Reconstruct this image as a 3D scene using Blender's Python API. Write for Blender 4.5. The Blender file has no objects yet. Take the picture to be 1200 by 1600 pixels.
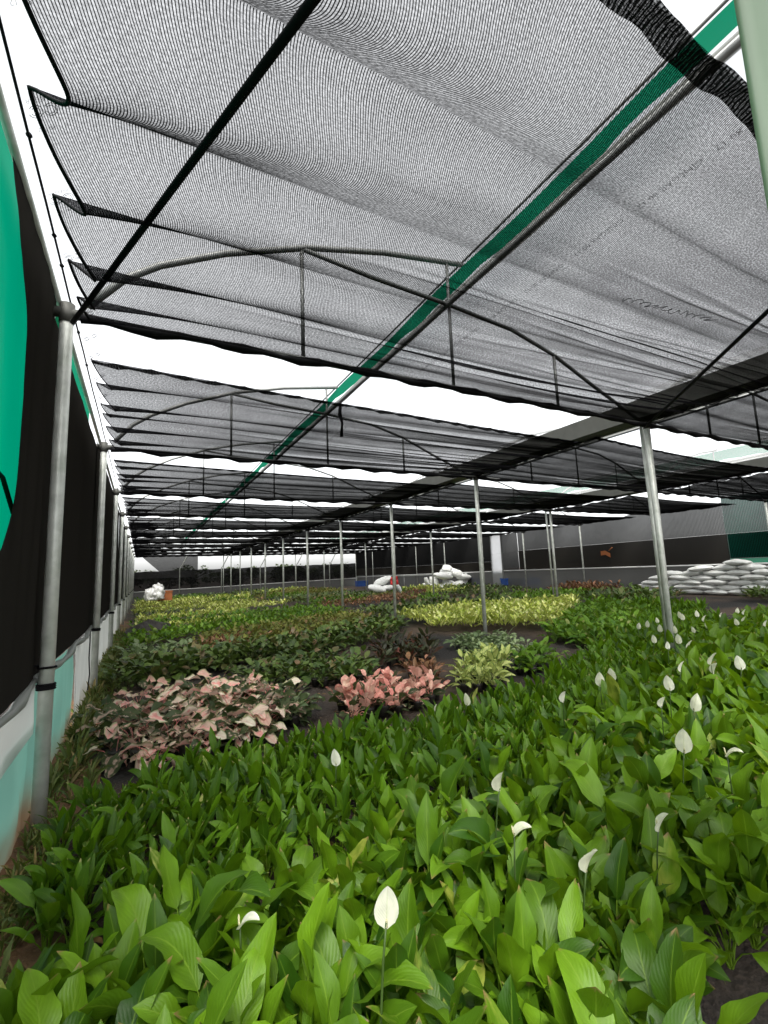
import bpy, math, random
import numpy as np
from mathutils import Vector, Matrix, noise

SC = bpy.context.scene
COL = SC.collection
RAD = math.radians
rng = random.Random(11)

# ------------------------------------------------------------------ camera, sky, sun, exposure
CAMPOS = Vector((0.0, 0.0, 1.6))
ROT = Matrix(((0.8844328318192458, -0.027913135306043658, -0.4658319685010639),
              (-0.46518597622244107, -0.1322107511369043, -0.875284139471172),
              (-0.037156069842815595, 0.9908285291417492, -0.12991632812173284)))
cam_data = bpy.data.cameras.new('camera')
cam_data.sensor_fit = 'VERTICAL'
cam_data.sensor_height = 36.0
cam_data.lens = 36.0 * 715.0 / 1600.0
cam_data.clip_start = 0.05
cam_data.clip_end = 1500
cam = bpy.data.objects.new('camera', cam_data)
COL.objects.link(cam)
cam.matrix_world = Matrix.Translation(CAMPOS) @ ROT.to_4x4()
SC.camera = cam

SUN_EL, SUN_AZ = RAD(58), RAD(205)
world = bpy.data.worlds.new('World')
SC.world = world
world.use_nodes = True
wn, wl = world.node_tree.nodes, world.node_tree.links
bg = wn['Background']
sky = wn.new('ShaderNodeTexSky')
sky.sky_type = 'NISHITA'
sky.sun_disc = False
sky.sun_elevation = SUN_EL
sky.sun_rotation = SUN_AZ
sky.dust_density = 3.0
hs = wn.new('ShaderNodeHueSaturation')
hs.inputs['Saturation'].default_value = 0.12       # overcast: the sky is white
wl.new(sky.outputs['Color'], hs.inputs['Color'])
wl.new(hs.outputs['Color'], bg.inputs['Color'])
bg.inputs['Strength'].default_value = 0.15

sun_data = bpy.data.lights.new('sun', 'SUN')
sun_data.energy = 1.5
sun_data.angle = RAD(20)
sun_data.color = (1.0, 0.96, 0.9)
sun = bpy.data.objects.new('sun', sun_data)
COL.objects.link(sun)
sd = Vector((math.sin(SUN_AZ) * math.cos(SUN_EL), math.cos(SUN_AZ) * math.cos(SUN_EL), math.sin(SUN_EL)))
sun.rotation_euler = sd.to_track_quat('Z', 'Y').to_euler()

SC.view_settings.view_transform = 'Standard'
SC.view_settings.look = 'None'
SC.view_settings.gamma = 1.0
SC.view_settings.exposure = 1.65
SC.view_settings.use_curve_mapping = False
SC.cycles.transparent_max_bounces = 32
SC.cycles.max_bounces = 8
SC.cycles.diffuse_bounces = 4
SC.cycles.sample_clamp_indirect = 6.0

# ------------------------------------------------------------------ helpers
def proj(P):
    q = ROT.transposed() @ (Vector(P) - CAMPOS)
    if q.z > -0.05:
        return None
    return 600 + 715 * q.x / -q.z, 800 - 715 * q.y / -q.z

def in_frame(P, m=140):
    p = proj(P)
    return p is not None and -m < p[0] < 1200 + m and -m < p[1] < 1600 + m

def dist(P):
    return (Vector(P) - CAMPOS).length

def gz(x):
    return 0.018 * max(0.0, x)

ORD = ['nearest', 'second', 'third', 'fourth', 'fifth', 'sixth', 'seventh', 'eighth', 'ninth', 'tenth', 'eleventh',
       'twelfth', 'thirteenth', 'fourteenth']

def tag(o, label=None, cat=None, group=None, kind=None):
    if label: o['label'] = label
    if cat: o['category'] = cat
    if group: o['group'] = group
    if kind: o['kind'] = kind
    return o

def link(o, parent=None):
    COL.objects.link(o)
    if parent is not None:
        o.parent = parent
    return o

def empty(name, loc=(0, 0, 0), rz=0.0):
    o = bpy.data.objects.new(name, None)
    o.empty_display_size = 0.1
    o.location = loc
    o.rotation_euler = (0, 0, rz)
    return link(o)

class MB:
    """collects pieces of one mesh"""
    def __init__(s):
        s.v, s.f, s.uv = [], [], []
    def add(s, v, f, uv=None):
        b = len(s.v)
        s.v += [tuple(p) for p in v]
        s.f += [tuple(i + b for i in q) for q in f]
        s.uv += list(uv) if uv is not None else [(p[0], p[1]) for p in v]
    def box(s, lo, hi):
        x0, y0, z0 = lo; x1, y1, z1 = hi
        s.add([(x0, y0, z0), (x1, y0, z0), (x1, y1, z0), (x0, y1, z0), (x0, y0, z1), (x1, y0, z1), (x1, y1, z1), (x0, y1, z1)],
              [(0, 3, 2, 1), (4, 5, 6, 7), (0, 1, 5, 4), (1, 2, 6, 5), (2, 3, 7, 6), (3, 0, 4, 7)])
    def tube(s, pts, r, n=8, cap=True):
        pts = [Vector(p) for p in pts]
        rs = r if isinstance(r, (list, tuple)) else [r] * len(pts)
        rings = []
        up = None
        v = []
        for i, p in enumerate(pts):
            d = (pts[min(i + 1, len(pts) - 1)] - pts[max(i - 1, 0)]).normalized()
            if up is None:
                up = Vector((0, 0, 1)) if abs(d.z) < 0.9 else Vector((1, 0, 0))
            a = d.cross(up).normalized()
            b = a.cross(d).normalized()
            up = b
            for k in range(n):
                t = 2 * math.pi * k / n
                v.append(p + (a * math.cos(t) + b * math.sin(t)) * rs[i])
        f = []
        for i in range(len(pts) - 1):
            for k in range(n):
                k2 = (k + 1) % n
                f.append((i * n + k, i * n + k2, (i + 1) * n + k2, (i + 1) * n + k))
        if cap:
            f.append(tuple(range(n - 1, -1, -1)))
            f.append(tuple(range((len(pts) - 1) * n, len(pts) * n)))
        s.add(v, f)
    def sheet(s, fn, nu, nv, uvfn=None):
        v, uv, f = [], [], []
        for j in range(nv + 1):
            for i in range(nu + 1):
                a, b = i / nu, j / nv
                v.append(fn(a, b)); uv.append(uvfn(a, b) if uvfn else (a, b))
        w = nu + 1
        for j in range(nv):
            for i in range(nu):
                f.append((j * w + i, j * w + i + 1, (j + 1) * w + i + 1, (j + 1) * w + i))
        s.add(v, f, uv)
    def mesh(s, name, mat, smooth=True):
        me = bpy.data.meshes.new(name)
        me.from_pydata(s.v, [], s.f)
        uvl = me.uv_layers.new(name='UVMap')
        li = np.empty(len(me.loops), np.int32)
        me.loops.foreach_get('vertex_index', li)
        uvl.data.foreach_set('uv', np.array(s.uv, np.float32)[li].ravel())
        if smooth:
            me.polygons.foreach_set('use_smooth', np.ones(len(me.polygons), bool))
        if mat: me.materials.append(mat)
        me.update()
        return me
    def build(s, name, mat, parent=None, smooth=True):
        return link(bpy.data.objects.new(name, s.mesh(name, mat, smooth)), parent)

# ------------------------------------------------------------------ materials
def new_mat(name):
    m = bpy.data.materials.new(name)
    m.use_nodes = True
    nt = m.node_tree
    return m, nt, nt.nodes, nt.links, nt.nodes['Principled BSDF'], nt.nodes['Material Output']

def math_node(N, L, op, a, b=None, c=None):
    n = N.new('ShaderNodeMath'); n.operation = op
    for i, x in enumerate((a, b, c)):
        if x is None: continue
        if isinstance(x, (int, float)): n.inputs[i].default_value = x
        else: L.new(x, n.inputs[i])
    return n.outputs[0]

def simple(name, c, rough=0.6, metal=0.0, var=0.25, scale=8.0, bump=0.0, bscale=60.0, spec=0.4, dirt=None, dirt_amt=0.5):
    m, nt, N, L, P, O = new_mat(name)
    tc = N.new('ShaderNodeTexCoord')
    nz = N.new('ShaderNodeTexNoise'); nz.inputs['Scale'].default_value = scale; nz.inputs['Detail'].default_value = 6
    L.new(tc.outputs['Object'], nz.inputs['Vector'])
    mx = N.new('ShaderNodeMix'); mx.data_type = 'RGBA'
    mx.inputs['A'].default_value = (*[x * (1 - var) for x in c], 1)
    mx.inputs['B'].default_value = (*[min(1, x * (1 + var)) for x in c], 1)
    L.new(nz.outputs['Fac'], mx.inputs['Factor'])
    out = mx.outputs['Result']
    if dirt:
        n2 = N.new('ShaderNodeTexNoise'); n2.inputs['Scale'].default_value = scale * 0.35; n2.inputs['Detail'].default_value = 8
        L.new(tc.outputs['Object'], n2.inputs['Vector'])
        rp = N.new('ShaderNodeMapRange'); rp.inputs['From Min'].default_value = 0.48; rp.inputs['From Max'].default_value = 0.72
        rp.inputs['To Max'].default_value = dirt_amt
        L.new(n2.outputs['Fac'], rp.inputs['Value'])
        m2 = N.new('ShaderNodeMix'); m2.data_type = 'RGBA'
        L.new(rp.outputs['Result'], m2.inputs['Factor']); L.new(out, m2.inputs['A'])
        m2.inputs['B'].default_value = (*dirt, 1)
        out = m2.outputs['Result']
    L.new(out, P.inputs['Base Color'])
    P.inputs['Roughness'].default_value = rough
    P.inputs['Metallic'].default_value = metal
    P.inputs['Specular IOR Level'].default_value = spec
    if bump:
        nb = N.new('ShaderNodeTexNoise'); nb.inputs['Scale'].default_value = bscale; nb.inputs['Detail'].default_value = 5
        L.new(tc.outputs['Object'], nb.inputs['Vector'])
        bp = N.new('ShaderNodeBump'); bp.inputs['Strength'].default_value = bump; bp.inputs['Distance'].default_value = 0.02
        L.new(nb.outputs['Fac'], bp.inputs['Height']); L.new(bp.outputs['Normal'], P.inputs['Normal'])
    return m

def net_mat(name, thread, t_hole, t_line, period, line_w, fine=0.5, min_cos=0.1, transl=0.0, cross=0.0):
    """knitted cloth: threads with real gaps; a slanted view crosses more thread, as in cloth of some thickness"""
    m, nt, N, L, P, O = new_mat(name)
    uv = N.new('ShaderNodeUVMap'); uv.uv_map = 'UVMap'
    sp = N.new('ShaderNodeSeparateXYZ'); L.new(uv.outputs['UV'], sp.inputs['Vector'])
    big = N.new('ShaderNodeTexNoise'); big.inputs['Scale'].default_value = 3.0; big.inputs['Detail'].default_value = 4
    L.new(uv.outputs['UV'], big.inputs['Vector'])
    jit = math_node(N, L, 'MULTIPLY_ADD', big.outputs['Fac'], 0.03, sp.outputs['X'])
    fr = math_node(N, L, 'FRACT', math_node(N, L, 'DIVIDE', jit, period))
    tri = math_node(N, L, 'ABSOLUTE', math_node(N, L, 'SUBTRACT', fr, 0.5))      # 0 on a line, 0.5 between
    mr = N.new('ShaderNodeMapRange'); mr.interpolation_type = 'SMOOTHSTEP'
    mr.inputs['From Min'].default_value = line_w * 0.5; mr.inputs['From Max'].default_value = line_w * 0.5 + 0.14
    mr.inputs['To Min'].default_value = t_line; mr.inputs['To Max'].default_value = t_hole
    L.new(tri, mr.inputs['Value'])
    mp = N.new('ShaderNodeMapping'); mp.inputs['Scale'].default_value = (0.6, 1.6, 1)
    L.new(uv.outputs['UV'], mp.inputs['Vector'])
    nz = N.new('ShaderNodeTexNoise'); nz.inputs['Scale'].default_value = 90.0; nz.inputs['Detail'].default_value = 3
    L.new(mp.outputs['Vector'], nz.inputs['Vector'])
    fm = N.new('ShaderNodeMapRange'); fm.inputs['From Min'].default_value = 0.36; fm.inputs['From Max'].default_value = 0.64
    fm.inputs['To Min'].default_value = 1 - fine; fm.inputs['To Max'].default_value = 1 + fine * 0.5
    L.new(nz.outputs['Fac'], fm.inputs['Value'])
    wear = N.new('ShaderNodeMapRange'); wear.inputs['To Min'].default_value = 0.86; wear.inputs['To Max'].default_value = 1.14
    L.new(big.outputs['Fac'], wear.inputs['Value'])
    t = math_node(N, L, 'MULTIPLY', math_node(N, L, 'MULTIPLY', mr.outputs['Result'], fm.outputs['Result']), wear.outputs['Result'])
    t = math_node(N, L, 'MINIMUM', math_node(N, L, 'MAXIMUM', t, 0.004), 0.97)
    ge = N.new('ShaderNodeNewGeometry')
    vd = N.new('ShaderNodeVectorMath'); vd.operation = 'DOT_PRODUCT'
    L.new(ge.outputs['Normal'], vd.inputs[0]); L.new(ge.outputs['Incoming'], vd.inputs[1])
    cs = math_node(N, L, 'MAXIMUM', math_node(N, L, 'ABSOLUTE', vd.outputs['Value']), min_cos)
    T = math_node(N, L, 'POWER', t, math_node(N, L, 'DIVIDE', 1.0, cs))
    df = N.new('ShaderNodeBsdfDiffuse'); df.inputs['Color'].default_value = (*thread, 1)
    surf = df.outputs['BSDF']
    if transl:
        tl = N.new('ShaderNodeBsdfTranslucent'); tl.inputs['Color'].default_value = (*thread, 1)
        ms = N.new('ShaderNodeMixShader'); ms.inputs['Fac'].default_value = transl
        L.new(surf, ms.inputs[1]); L.new(tl.outputs['BSDF'], ms.inputs[2]); surf = ms.outputs['Shader']
    tr = N.new('ShaderNodeBsdfTransparent')
    mx = N.new('ShaderNodeMixShader')
    L.new(T, mx.inputs['Fac']); L.new(surf, mx.inputs[1]); L.new(tr.outputs['BSDF'], mx.inputs[2])
    L.new(mx.outputs['Shader'], O.inputs['Surface'])
    return m

def film_mat(name, c, clear, transl=0.6, rough=0.4, dirt=None, dirt_z=None):
    """plastic film: part clear, part milky"""
    m, nt, N, L, P, O = new_mat(name)
    tc = N.new('ShaderNodeTexCoord')
    nz = N.new('ShaderNodeTexNoise'); nz.inputs['Scale'].default_value = 1.6; nz.inputs['Detail'].default_value = 6
    L.new(tc.outputs['Object'], nz.inputs['Vector'])
    col = N.new('ShaderNodeMix'); col.data_type = 'RGBA'
    col.inputs['A'].default_value = (*[x * 0.85 for x in c], 1); col.inputs['B'].default_value = (*[min(1, x * 1.12) for x in c], 1)
    L.new(nz.outputs['Fac'], col.inputs['Factor'])
    out = col.outputs['Result']
    if dirt:
        sp = N.new('ShaderNodeSeparateXYZ'); L.new(tc.outputs['Object'], sp.inputs['Vector'])
        h = math_node(N, L, 'MULTIPLY_ADD', nz.outputs['Fac'], -0.55, sp.outputs['Z'])
        mr = N.new('ShaderNodeMapRange'); mr.interpolation_type = 'SMOOTHSTEP'
        mr.inputs['From Min'].default_value = dirt_z - 0.32; mr.inputs['From Max'].default_value = dirt_z
        mr.inputs['To Min'].default_value = 0.9; mr.inputs['To Max'].default_value = 0.0
        L.new(h, mr.inputs['Value'])
        m2 = N.new('ShaderNodeMix'); m2.data_type = 'RGBA'
        L.new(mr.outputs['Result'], m2.inputs['Factor']); L.new(out, m2.inputs['A']); m2.inputs['B'].default_value = (*dirt, 1)
        out = m2.outputs['Result']
    L.new(out, P.inputs['Base Color']); P.inputs['Roughness'].default_value = rough
    tl = N.new('ShaderNodeBsdfTranslucent'); L.new(out, tl.inputs['Color'])
    ms = N.new('ShaderNodeMixShader'); ms.inputs['Fac'].default_value = transl
    L.new(P.outputs['BSDF'], ms.inputs[1]); L.new(tl.outputs['BSDF'], ms.inputs[2])
    tr = N.new('ShaderNodeBsdfTransparent')
    mx = N.new('ShaderNodeMixShader'); mx.inputs['Fac'].default_value = clear
    L.new(ms.outputs['Shader'], mx.inputs[1]); L.new(tr.outputs['BSDF'], mx.inputs[2])
    L.new(mx.outputs['Shader'], O.inputs['Surface'])
    return m

def leaf_mat(name, dark, light, rib, tcol, patch=None, patch_amt=0.0, edge=None, rough=0.5, transl=0.35, vein=0.12, yellow=None, yellow_at=0.93, tip=None):
    m, nt, N, L, P, O = new_mat(name)
    oi = N.new('ShaderNodeObjectInfo'); ge = N.new('ShaderNodeNewGeometry')
    r = math_node(N, L, 'FRACT', math_node(N, L, 'ADD', oi.outputs['Random'], ge.outputs['Random Per Island']))
    r2 = math_node(N, L, 'FRACT', math_node(N, L, 'MULTIPLY', r, 17.31))
    uv = N.new('ShaderNodeUVMap'); uv.uv_map = 'UVMap'
    sp = N.new('ShaderNodeSeparateXYZ'); L.new(uv.outputs['UV'], sp.inputs['Vector'])
    au = math_node(N, L, 'ABSOLUTE', math_node(N, L, 'SUBTRACT', sp.outputs['X'], 0.5))     # 0 at the rib, 0.5 at the edge
    c0 = N.new('ShaderNodeMix'); c0.data_type = 'RGBA'
    c0.inputs['A'].default_value = (*dark, 1); c0.inputs['B'].default_value = (*light, 1)
    L.new(r, c0.inputs['Factor'])
    out = c0.outputs['Result']
    def blend(fac, colr):
        nonlocal out
        x = N.new('ShaderNodeMix'); x.data_type = 'RGBA'
        L.new(fac, x.inputs['Factor']); L.new(out, x.inputs['A']); x.inputs['B'].default_value = (*colr, 1)
        out = x.outputs['Result']
    vec = N.new('ShaderNodeCombineXYZ')
    L.new(sp.outputs['X'], vec.inputs['X']); L.new(sp.outputs['Y'], vec.inputs['Y']); L.new(math_node(N, L, 'MULTIPLY', r, 40.0), vec.inputs['Z'])
    nz = N.new('ShaderNodeTexNoise'); nz.inputs['Scale'].default_value = 3.5; nz.inputs['Detail'].default_value = 6
    L.new(vec.outputs['Vector'], nz.inputs['Vector'])
    if patch:
        mr = N.new('ShaderNodeMapRange'); mr.inputs['From Min'].default_value = 0.52 - patch_amt; mr.inputs['From Max'].default_value = 0.62 - patch_amt
        v = math_node(N, L, 'MULTIPLY_ADD', au, -0.35, nz.outputs['Fac'])
        v = math_node(N, L, 'ADD', v, math_node(N, L, 'MULTIPLY_ADD', r2, 0.25, -0.06))
        L.new(v, mr.inputs['Value']); blend(mr.outputs['Result'], patch)
    if edge:
        mr = N.new('ShaderNodeMapRange'); mr.inputs['From Min'].default_value = 0.34; mr.inputs['From Max'].default_value = 0.46
        L.new(math_node(N, L, 'MULTIPLY_ADD', nz.outputs['Fac'], 0.12, math_node(N, L, 'ADD', au, -0.06)), mr.inputs['Value']); blend(mr.outputs['Result'], edge)
    if yellow:
        mr = N.new('ShaderNodeMapRange'); mr.inputs['From Min'].default_value = yellow_at; mr.inputs['From Max'].default_value = 1.0
        L.new(math_node(N, L, 'MULTIPLY_ADD', nz.outputs['Fac'], 0.06, math_node(N, L, 'ADD', r2, -0.03)), mr.inputs['Value']); blend(mr.outputs['Result'], yellow)
    if tip:
        mr = N.new('ShaderNodeMapRange'); mr.inputs['From Min'].default_value = 0.93; mr.inputs['From Max'].default_value = 1.0
        v = math_node(N, L, 'MULTIPLY_ADD', nz.outputs['Fac'], 0.25, math_node(N, L, 'ADD', sp.outputs['Y'], -0.10))
        L.new(math_node(N, L, 'MULTIPLY', v, math_node(N, L, 'MULTIPLY_ADD', r2, 0.14, 0.88)), mr.inputs['Value']); blend(mr.outputs['Result'], tip)
    mr = N.new('ShaderNodeMapRange'); mr.inputs['From Min'].default_value = 0.035; mr.inputs['From Max'].default_value = 0.0
    mr.inputs['To Max'].default_value = 0.6
    L.new(au, mr.inputs['Value']); blend(mr.outputs['Result'], rib)
    # blotchy tone within one leaf
    hv = N.new('ShaderNodeHueSaturation'); L.new(out, hv.inputs['Color'])
    L.new(math_node(N, L, 'MULTIPLY_ADD', nz.outputs['Fac'], 0.7, 0.62), hv.inputs['Value'])
    out = hv.outputs['Color']
    L.new(out, P.inputs['Base Color'])
    P.inputs['Roughness'].default_value = rough
    P.inputs['Specular IOR Level'].default_value = 0.32
    ph = math_node(N, L, 'SUBTRACT', math_node(N, L, 'MULTIPLY', sp.outputs['Y'], 70.0), math_node(N, L, 'MULTIPLY', au, 55.0))
    sn = math_node(N, L, 'SINE', ph)
    bp = N.new('ShaderNodeBump'); bp.inputs['Strength'].default_value = vein; bp.inputs['Distance'].default_value = 0.006
    L.new(math_node(N, L, 'ADD', sn, math_node(N, L, 'MULTIPLY', nz.outputs['Fac'], 2.0)), bp.inputs['Height'])
    L.new(bp.outputs['Normal'], P.inputs['Normal'])
    tl = N.new('ShaderNodeBsdfTranslucent')
    tm = N.new('ShaderNodeMix'); tm.data_type = 'RGBA'; tm.inputs['Factor'].default_value = 0.5
    L.new(out, tm.inputs['A']); tm.inputs['B'].default_value = (*tcol, 1)
    L.new(tm.outputs['Result'], tl.inputs['Color'])
    ms = N.new('ShaderNodeMixShader'); ms.inputs['Fac'].default_value = transl
    L.new(P.outputs['BSDF'], ms.inputs[1]); L.new(tl.outputs['BSDF'], ms.inputs[2])
    L.new(ms.outputs['Shader'], O.inputs['Surface'])
    return m

M = {}
M['steel'] = simple('galvanised_steel', (0.58, 0.60, 0.55), 0.45, 0.35, 0.3, 14, 0.08, 90, dirt=(0.30, 0.34, 0.27), dirt_amt=0.7)
M['mid_steel'] = simple('grey_pipe', (0.26, 0.265, 0.255), 0.5, 0.5, 0.3, 12)
M['dark_steel'] = simple('weathered_pipe', (0.16, 0.165, 0.16), 0.5, 0.6, 0.3, 12)
M['gutter'] = simple('gutter_sheet', (0.085, 0.085, 0.075), 0.65, 0.2, 0.3, 5)
M['black'] = simple('black_cord', (0.007, 0.007, 0.008), 0.8, 0, 0.4, 30, spec=0.1)
M['hem'] = net_mat('net_hem', (0.012, 0.012, 0.015), 0.3, 0.02, 0.025, 0.3, 0.9, 0.2)
M['net'] = net_mat('shade_net_knit', (0.008, 0.008, 0.009), 0.64, 0.03, 0.0115, 0.22, 0.32, 0.05)
M['net_dense'] = net_mat('denser_shade_net', (0.008, 0.008, 0.009), 0.58, 0.03, 0.0115, 0.22, 0.35, 0.05)
M['net_wall'] = net_mat('dense_black_net', (0.024, 0.022, 0.019), 0.03, 0.008, 0.05, 0.3, 0.4, 0.4)
M['net_far'] = net_mat('black_wall_net', (0.010, 0.010, 0.010), 0.07, 0.02, 0.05, 0.2, 0.4, 0.4)
M['net_grey'] = net_mat('grey_wall_net', (0.03, 0.03, 0.03), 0.17, 0.09, 0.05, 0.2, 0.3, 0.4)
M['green_net'] = net_mat('green_vent_net', (0.008, 0.24, 0.13), 0.26, 0.10, 0.04, 0.2, 0.4, 0.3, 0.75)
M['green_sheet'] = film_mat('emerald_sheet', (0.0, 0.24, 0.135), 0.0, 0.8, 0.5)
M['dark_green'] = net_mat('dark_green_net', (0.005, 0.05, 0.035), 0.14, 0.06, 0.05, 0.2, 0.3, 0.3, 0.5)
M['film'] = film_mat('roof_film', (0.85, 0.86, 0.85), 0.80, 0.6, 0.25)
M['roll'] = film_mat('rolled_film', (0.42, 0.42, 0.39), 0.05, 0.6, 0.3)
M['teal'] = film_mat('teal_skirt', (0.13, 0.30, 0.245), 0.05, 0.55, 0.35, (0.11, 0.055, 0.025), 0.06)
M['white_sheet'] = film_mat('white_skirt', (0.40, 0.42, 0.395), 0.05, 0.5, 0.35, (0.16, 0.14, 0.09), 0.0)
M['grey_sheet'] = film_mat('grey_skirt', (0.075, 0.077, 0.073), 0.04, 0.35, 0.5)
M['white_panel'] = film_mat('white_panel', (0.9, 0.92, 0.90), 0.3, 0.9, 0.35)
M['sage'] = film_mat('sage_sheet', (0.30, 0.40, 0.29), 0.0, 0.6, 0.6)
M['white_plastic'] = simple('white_plastic', (0.72, 0.72, 0.70), 0.5, 0, 0.08, 12, 0.25, 25)
M['sack'] = simple('woven_sack', (0.82, 0.83, 0.80), 0.75, 0, 0.08, 14, 0.3, 120, dirt=(0.40, 0.38, 0.32), dirt_amt=0.35)
M['red'] = simple('red_plastic', (0.55, 0.02, 0.02), 0.4)
M['orange'] = simple('orange_plastic', (0.36, 0.12, 0.04), 0.5)
M['blue'] = simple('blue_plastic', (0.02, 0.06, 0.22), 0.45)
M['pot'] = simple('black_pot', (0.02, 0.017, 0.014), 0.6, 0, 0.3, 30)
M['print'] = film_mat('printed_ink', (0.10, 0.10, 0.11), 0.35, 0.3)
M['bark'] = simple('bark', (0.10, 0.075, 0.05), 0.9, 0, 0.4, 8, 0.6, 30)

def ground_mat():
    m, nt, N, L, P, O = new_mat('ground_soil_and_mat')
    tc = N.new('ShaderNodeTexCoord')
    n1 = N.new('ShaderNodeTexNoise'); n1.inputs['Scale'].default_value = 0.45; n1.inputs['Detail'].default_value = 8
    n2 = N.new('ShaderNodeTexNoise'); n2.inputs['Scale'].default_value = 28; n2.inputs['Detail'].default_value = 8
    for n in (n1, n2): L.new(tc.outputs['Object'], n.inputs['Vector'])
    cr = N.new('ShaderNodeValToRGB'); cr.color_ramp.elements[0].position = 0.42; cr.color_ramp.elements[1].position = 0.56
    cr.color_ramp.elements[0].color = (0.013, 0.011, 0.009, 1); cr.color_ramp.elements[1].color = (0.062, 0.040, 0.025, 1)
    L.new(n1.outputs['Fac'], cr.inputs['Fac'])
    mx = N.new('ShaderNodeMix'); mx.data_type = 'RGBA'; mx.blend_type = 'MULTIPLY'; mx.inputs['Factor'].default_value = 0.6
    cr2 = N.new('ShaderNodeValToRGB'); cr2.color_ramp.elements[0].position = 0.3; cr2.color_ramp.elements[1].position = 0.65
    cr2.color_ramp.elements[0].color = (0.4, 0.4, 0.4, 1)
    L.new(n2.outputs['Fac'], cr2.inputs['Fac']); L.new(cr.outputs['Color'], mx.inputs['A']); L.new(cr2.outputs['Color'], mx.inputs['B'])
    L.new(mx.outputs['Result'], P.inputs['Base Color']); P.inputs['Roughness'].default_value = 0.95
    bp = N.new('ShaderNodeBump'); bp.inputs['Strength'].default_value = 0.7; bp.inputs['Distance'].default_value = 0.04
    L.new(n2.outputs['Fac'], bp.inputs['Height']); L.new(bp.outputs['Normal'], P.inputs['Normal'])
    return m
M['ground'] = ground_mat()
M['dirt'] = simple('red_brown_dirt', (0.13, 0.068, 0.032), 0.95, 0, 0.5, 12, 0.8, 40, dirt=(0.06, 0.05, 0.03), dirt_amt=0.8)

G_Y = (0.30, 0.30, 0.03)
M['lily'] = leaf_mat('lily_leaf', (0.016, 0.058, 0.002), (0.125, 0.245, 0.006), (0.18, 0.29, 0.025), (0.25, 0.42, 0.006), yellow=(0.27, 0.30, 0.045), yellow_at=0.975, tip=(0.20, 0.13, 0.05), vein=0.10)
M['young'] = leaf_mat('young_lily_leaf', (0.018, 0.062, 0.002), (0.105, 0.225, 0.006), (0.15, 0.25, 0.02), (0.22, 0.39, 0.005), yellow=(0.42, 0.44, 0.12), yellow_at=0.98, tip=(0.36, 0.32, 0.12), vein=0.10)
M['spathe'] = leaf_mat('white_spathe', (0.70, 0.71, 0.54), (0.80, 0.80, 0.68), (0.48, 0.56, 0.25), (0.75, 0.80, 0.45), rough=0.5, transl=0.4, vein=0.15)
M['stem'] = simple('flower_stalk', (0.035, 0.065, 0.012), 0.5)
M['spadix'] = simple('spadix', (0.55, 0.52, 0.30), 0.7, 0, 0.2, 80, 0.5, 300)
M['caladium'] = leaf_mat('caladium_leaf', (0.64, 0.38, 0.30), (0.78, 0.71, 0.56), (0.62, 0.14, 0.14), (0.75, 0.40, 0.33), patch=(0.72, 0.33, 0.29), patch_amt=0.0, edge=(0.30, 0.33, 0.16), vein=0.3, rough=0.55, transl=0.3)
M['caladium_low'] = leaf_mat('caladium_green_leaf', (0.025, 0.05, 0.015), (0.07, 0.09, 0.035), (0.25, 0.10, 0.08), (0.1, 0.14, 0.03), patch=(0.42, 0.30, 0.22), patch_amt=-0.05)
M['rose'] = leaf_mat('salmon_leaf', (0.70, 0.24, 0.20), (0.80, 0.52, 0.40), (0.70, 0.20, 0.17), (0.80, 0.40, 0.32), patch=(0.80, 0.60, 0.44), patch_amt=-0.02, vein=0.3, rough=0.5, transl=0.3)
M['dark'] = leaf_mat('dark_leaf', (0.026, 0.056, 0.010), (0.105, 0.165, 0.03), (0.11, 0.13, 0.05), (0.10, 0.16, 0.02), rough=0.4, transl=0.2, yellow=(0.16, 0.10, 0.05), yellow_at=0.8)
M['croton'] = leaf_mat('dark_red_leaf', (0.018, 0.022, 0.010), (0.04, 0.055, 0.02), (0.12, 0.05, 0.03), (0.09, 0.06, 0.02), transl=0.2, yellow=(0.14, 0.04, 0.025), yellow_at=0.72)
M['bronze'] = leaf_mat('bronze_leaf', (0.10, 0.045, 0.022), (0.22, 0.12, 0.05), (0.25, 0.08, 0.05), (0.22, 0.1, 0.04), transl=0.25, yellow=(0.4, 0.2, 0.12), yellow_at=0.8)
M['varieg'] = leaf_mat('cream_green_leaf', (0.36, 0.42, 0.10), (0.55, 0.60, 0.20), (0.6, 0.62, 0.3), (0.45, 0.5, 0.12), edge=(0.05, 0.15, 0.02), transl=0.3)
M['yellow'] = leaf_mat('yellow_leaf', (0.30, 0.40, 0.03), (0.68, 0.70, 0.18), (0.6, 0.6, 0.25), (0.45, 0.5, 0.08), patch=(0.68, 0.67, 0.34), patch_amt=-0.02, edge=(0.09, 0.19, 0.02), transl=0.3)
M['mid'] = leaf_mat('mid_green_leaf', (0.040, 0.12, 0.005), (0.15, 0.28, 0.018), (0.12, 0.2, 0.05), (0.15, 0.25, 0.02), yellow=(0.25, 0.28, 0.08), yellow_at=0.9)
M['silver'] = leaf_mat('silver_green_leaf', (0.09, 0.14, 0.06), (0.24, 0.30, 0.15), (0.3, 0.34, 0.2), (0.2, 0.28, 0.1), edge=(0.05, 0.11, 0.02), transl=0.25)
M['olive'] = leaf_mat('olive_leaf', (0.08, 0.12, 0.015), (0.23, 0.24, 0.045), (0.2, 0.18, 0.08), (0.16, 0.18, 0.03), yellow=(0.30, 0.16, 0.08), yellow_at=0.75)
M['grass'] = leaf_mat('weed_leaf', (0.04, 0.075, 0.012), (0.13, 0.16, 0.035), (0.14, 0.18, 0.05), (0.16, 0.2, 0.04), yellow=(0.28, 0.20, 0.08), yellow_at=0.75)
M['crown'] = leaf_mat('tree_leaf', (0.02, 0.035, 0.012), (0.06, 0.08, 0.025), (0.06, 0.08, 0.03), (0.07, 0.1, 0.02))
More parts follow.
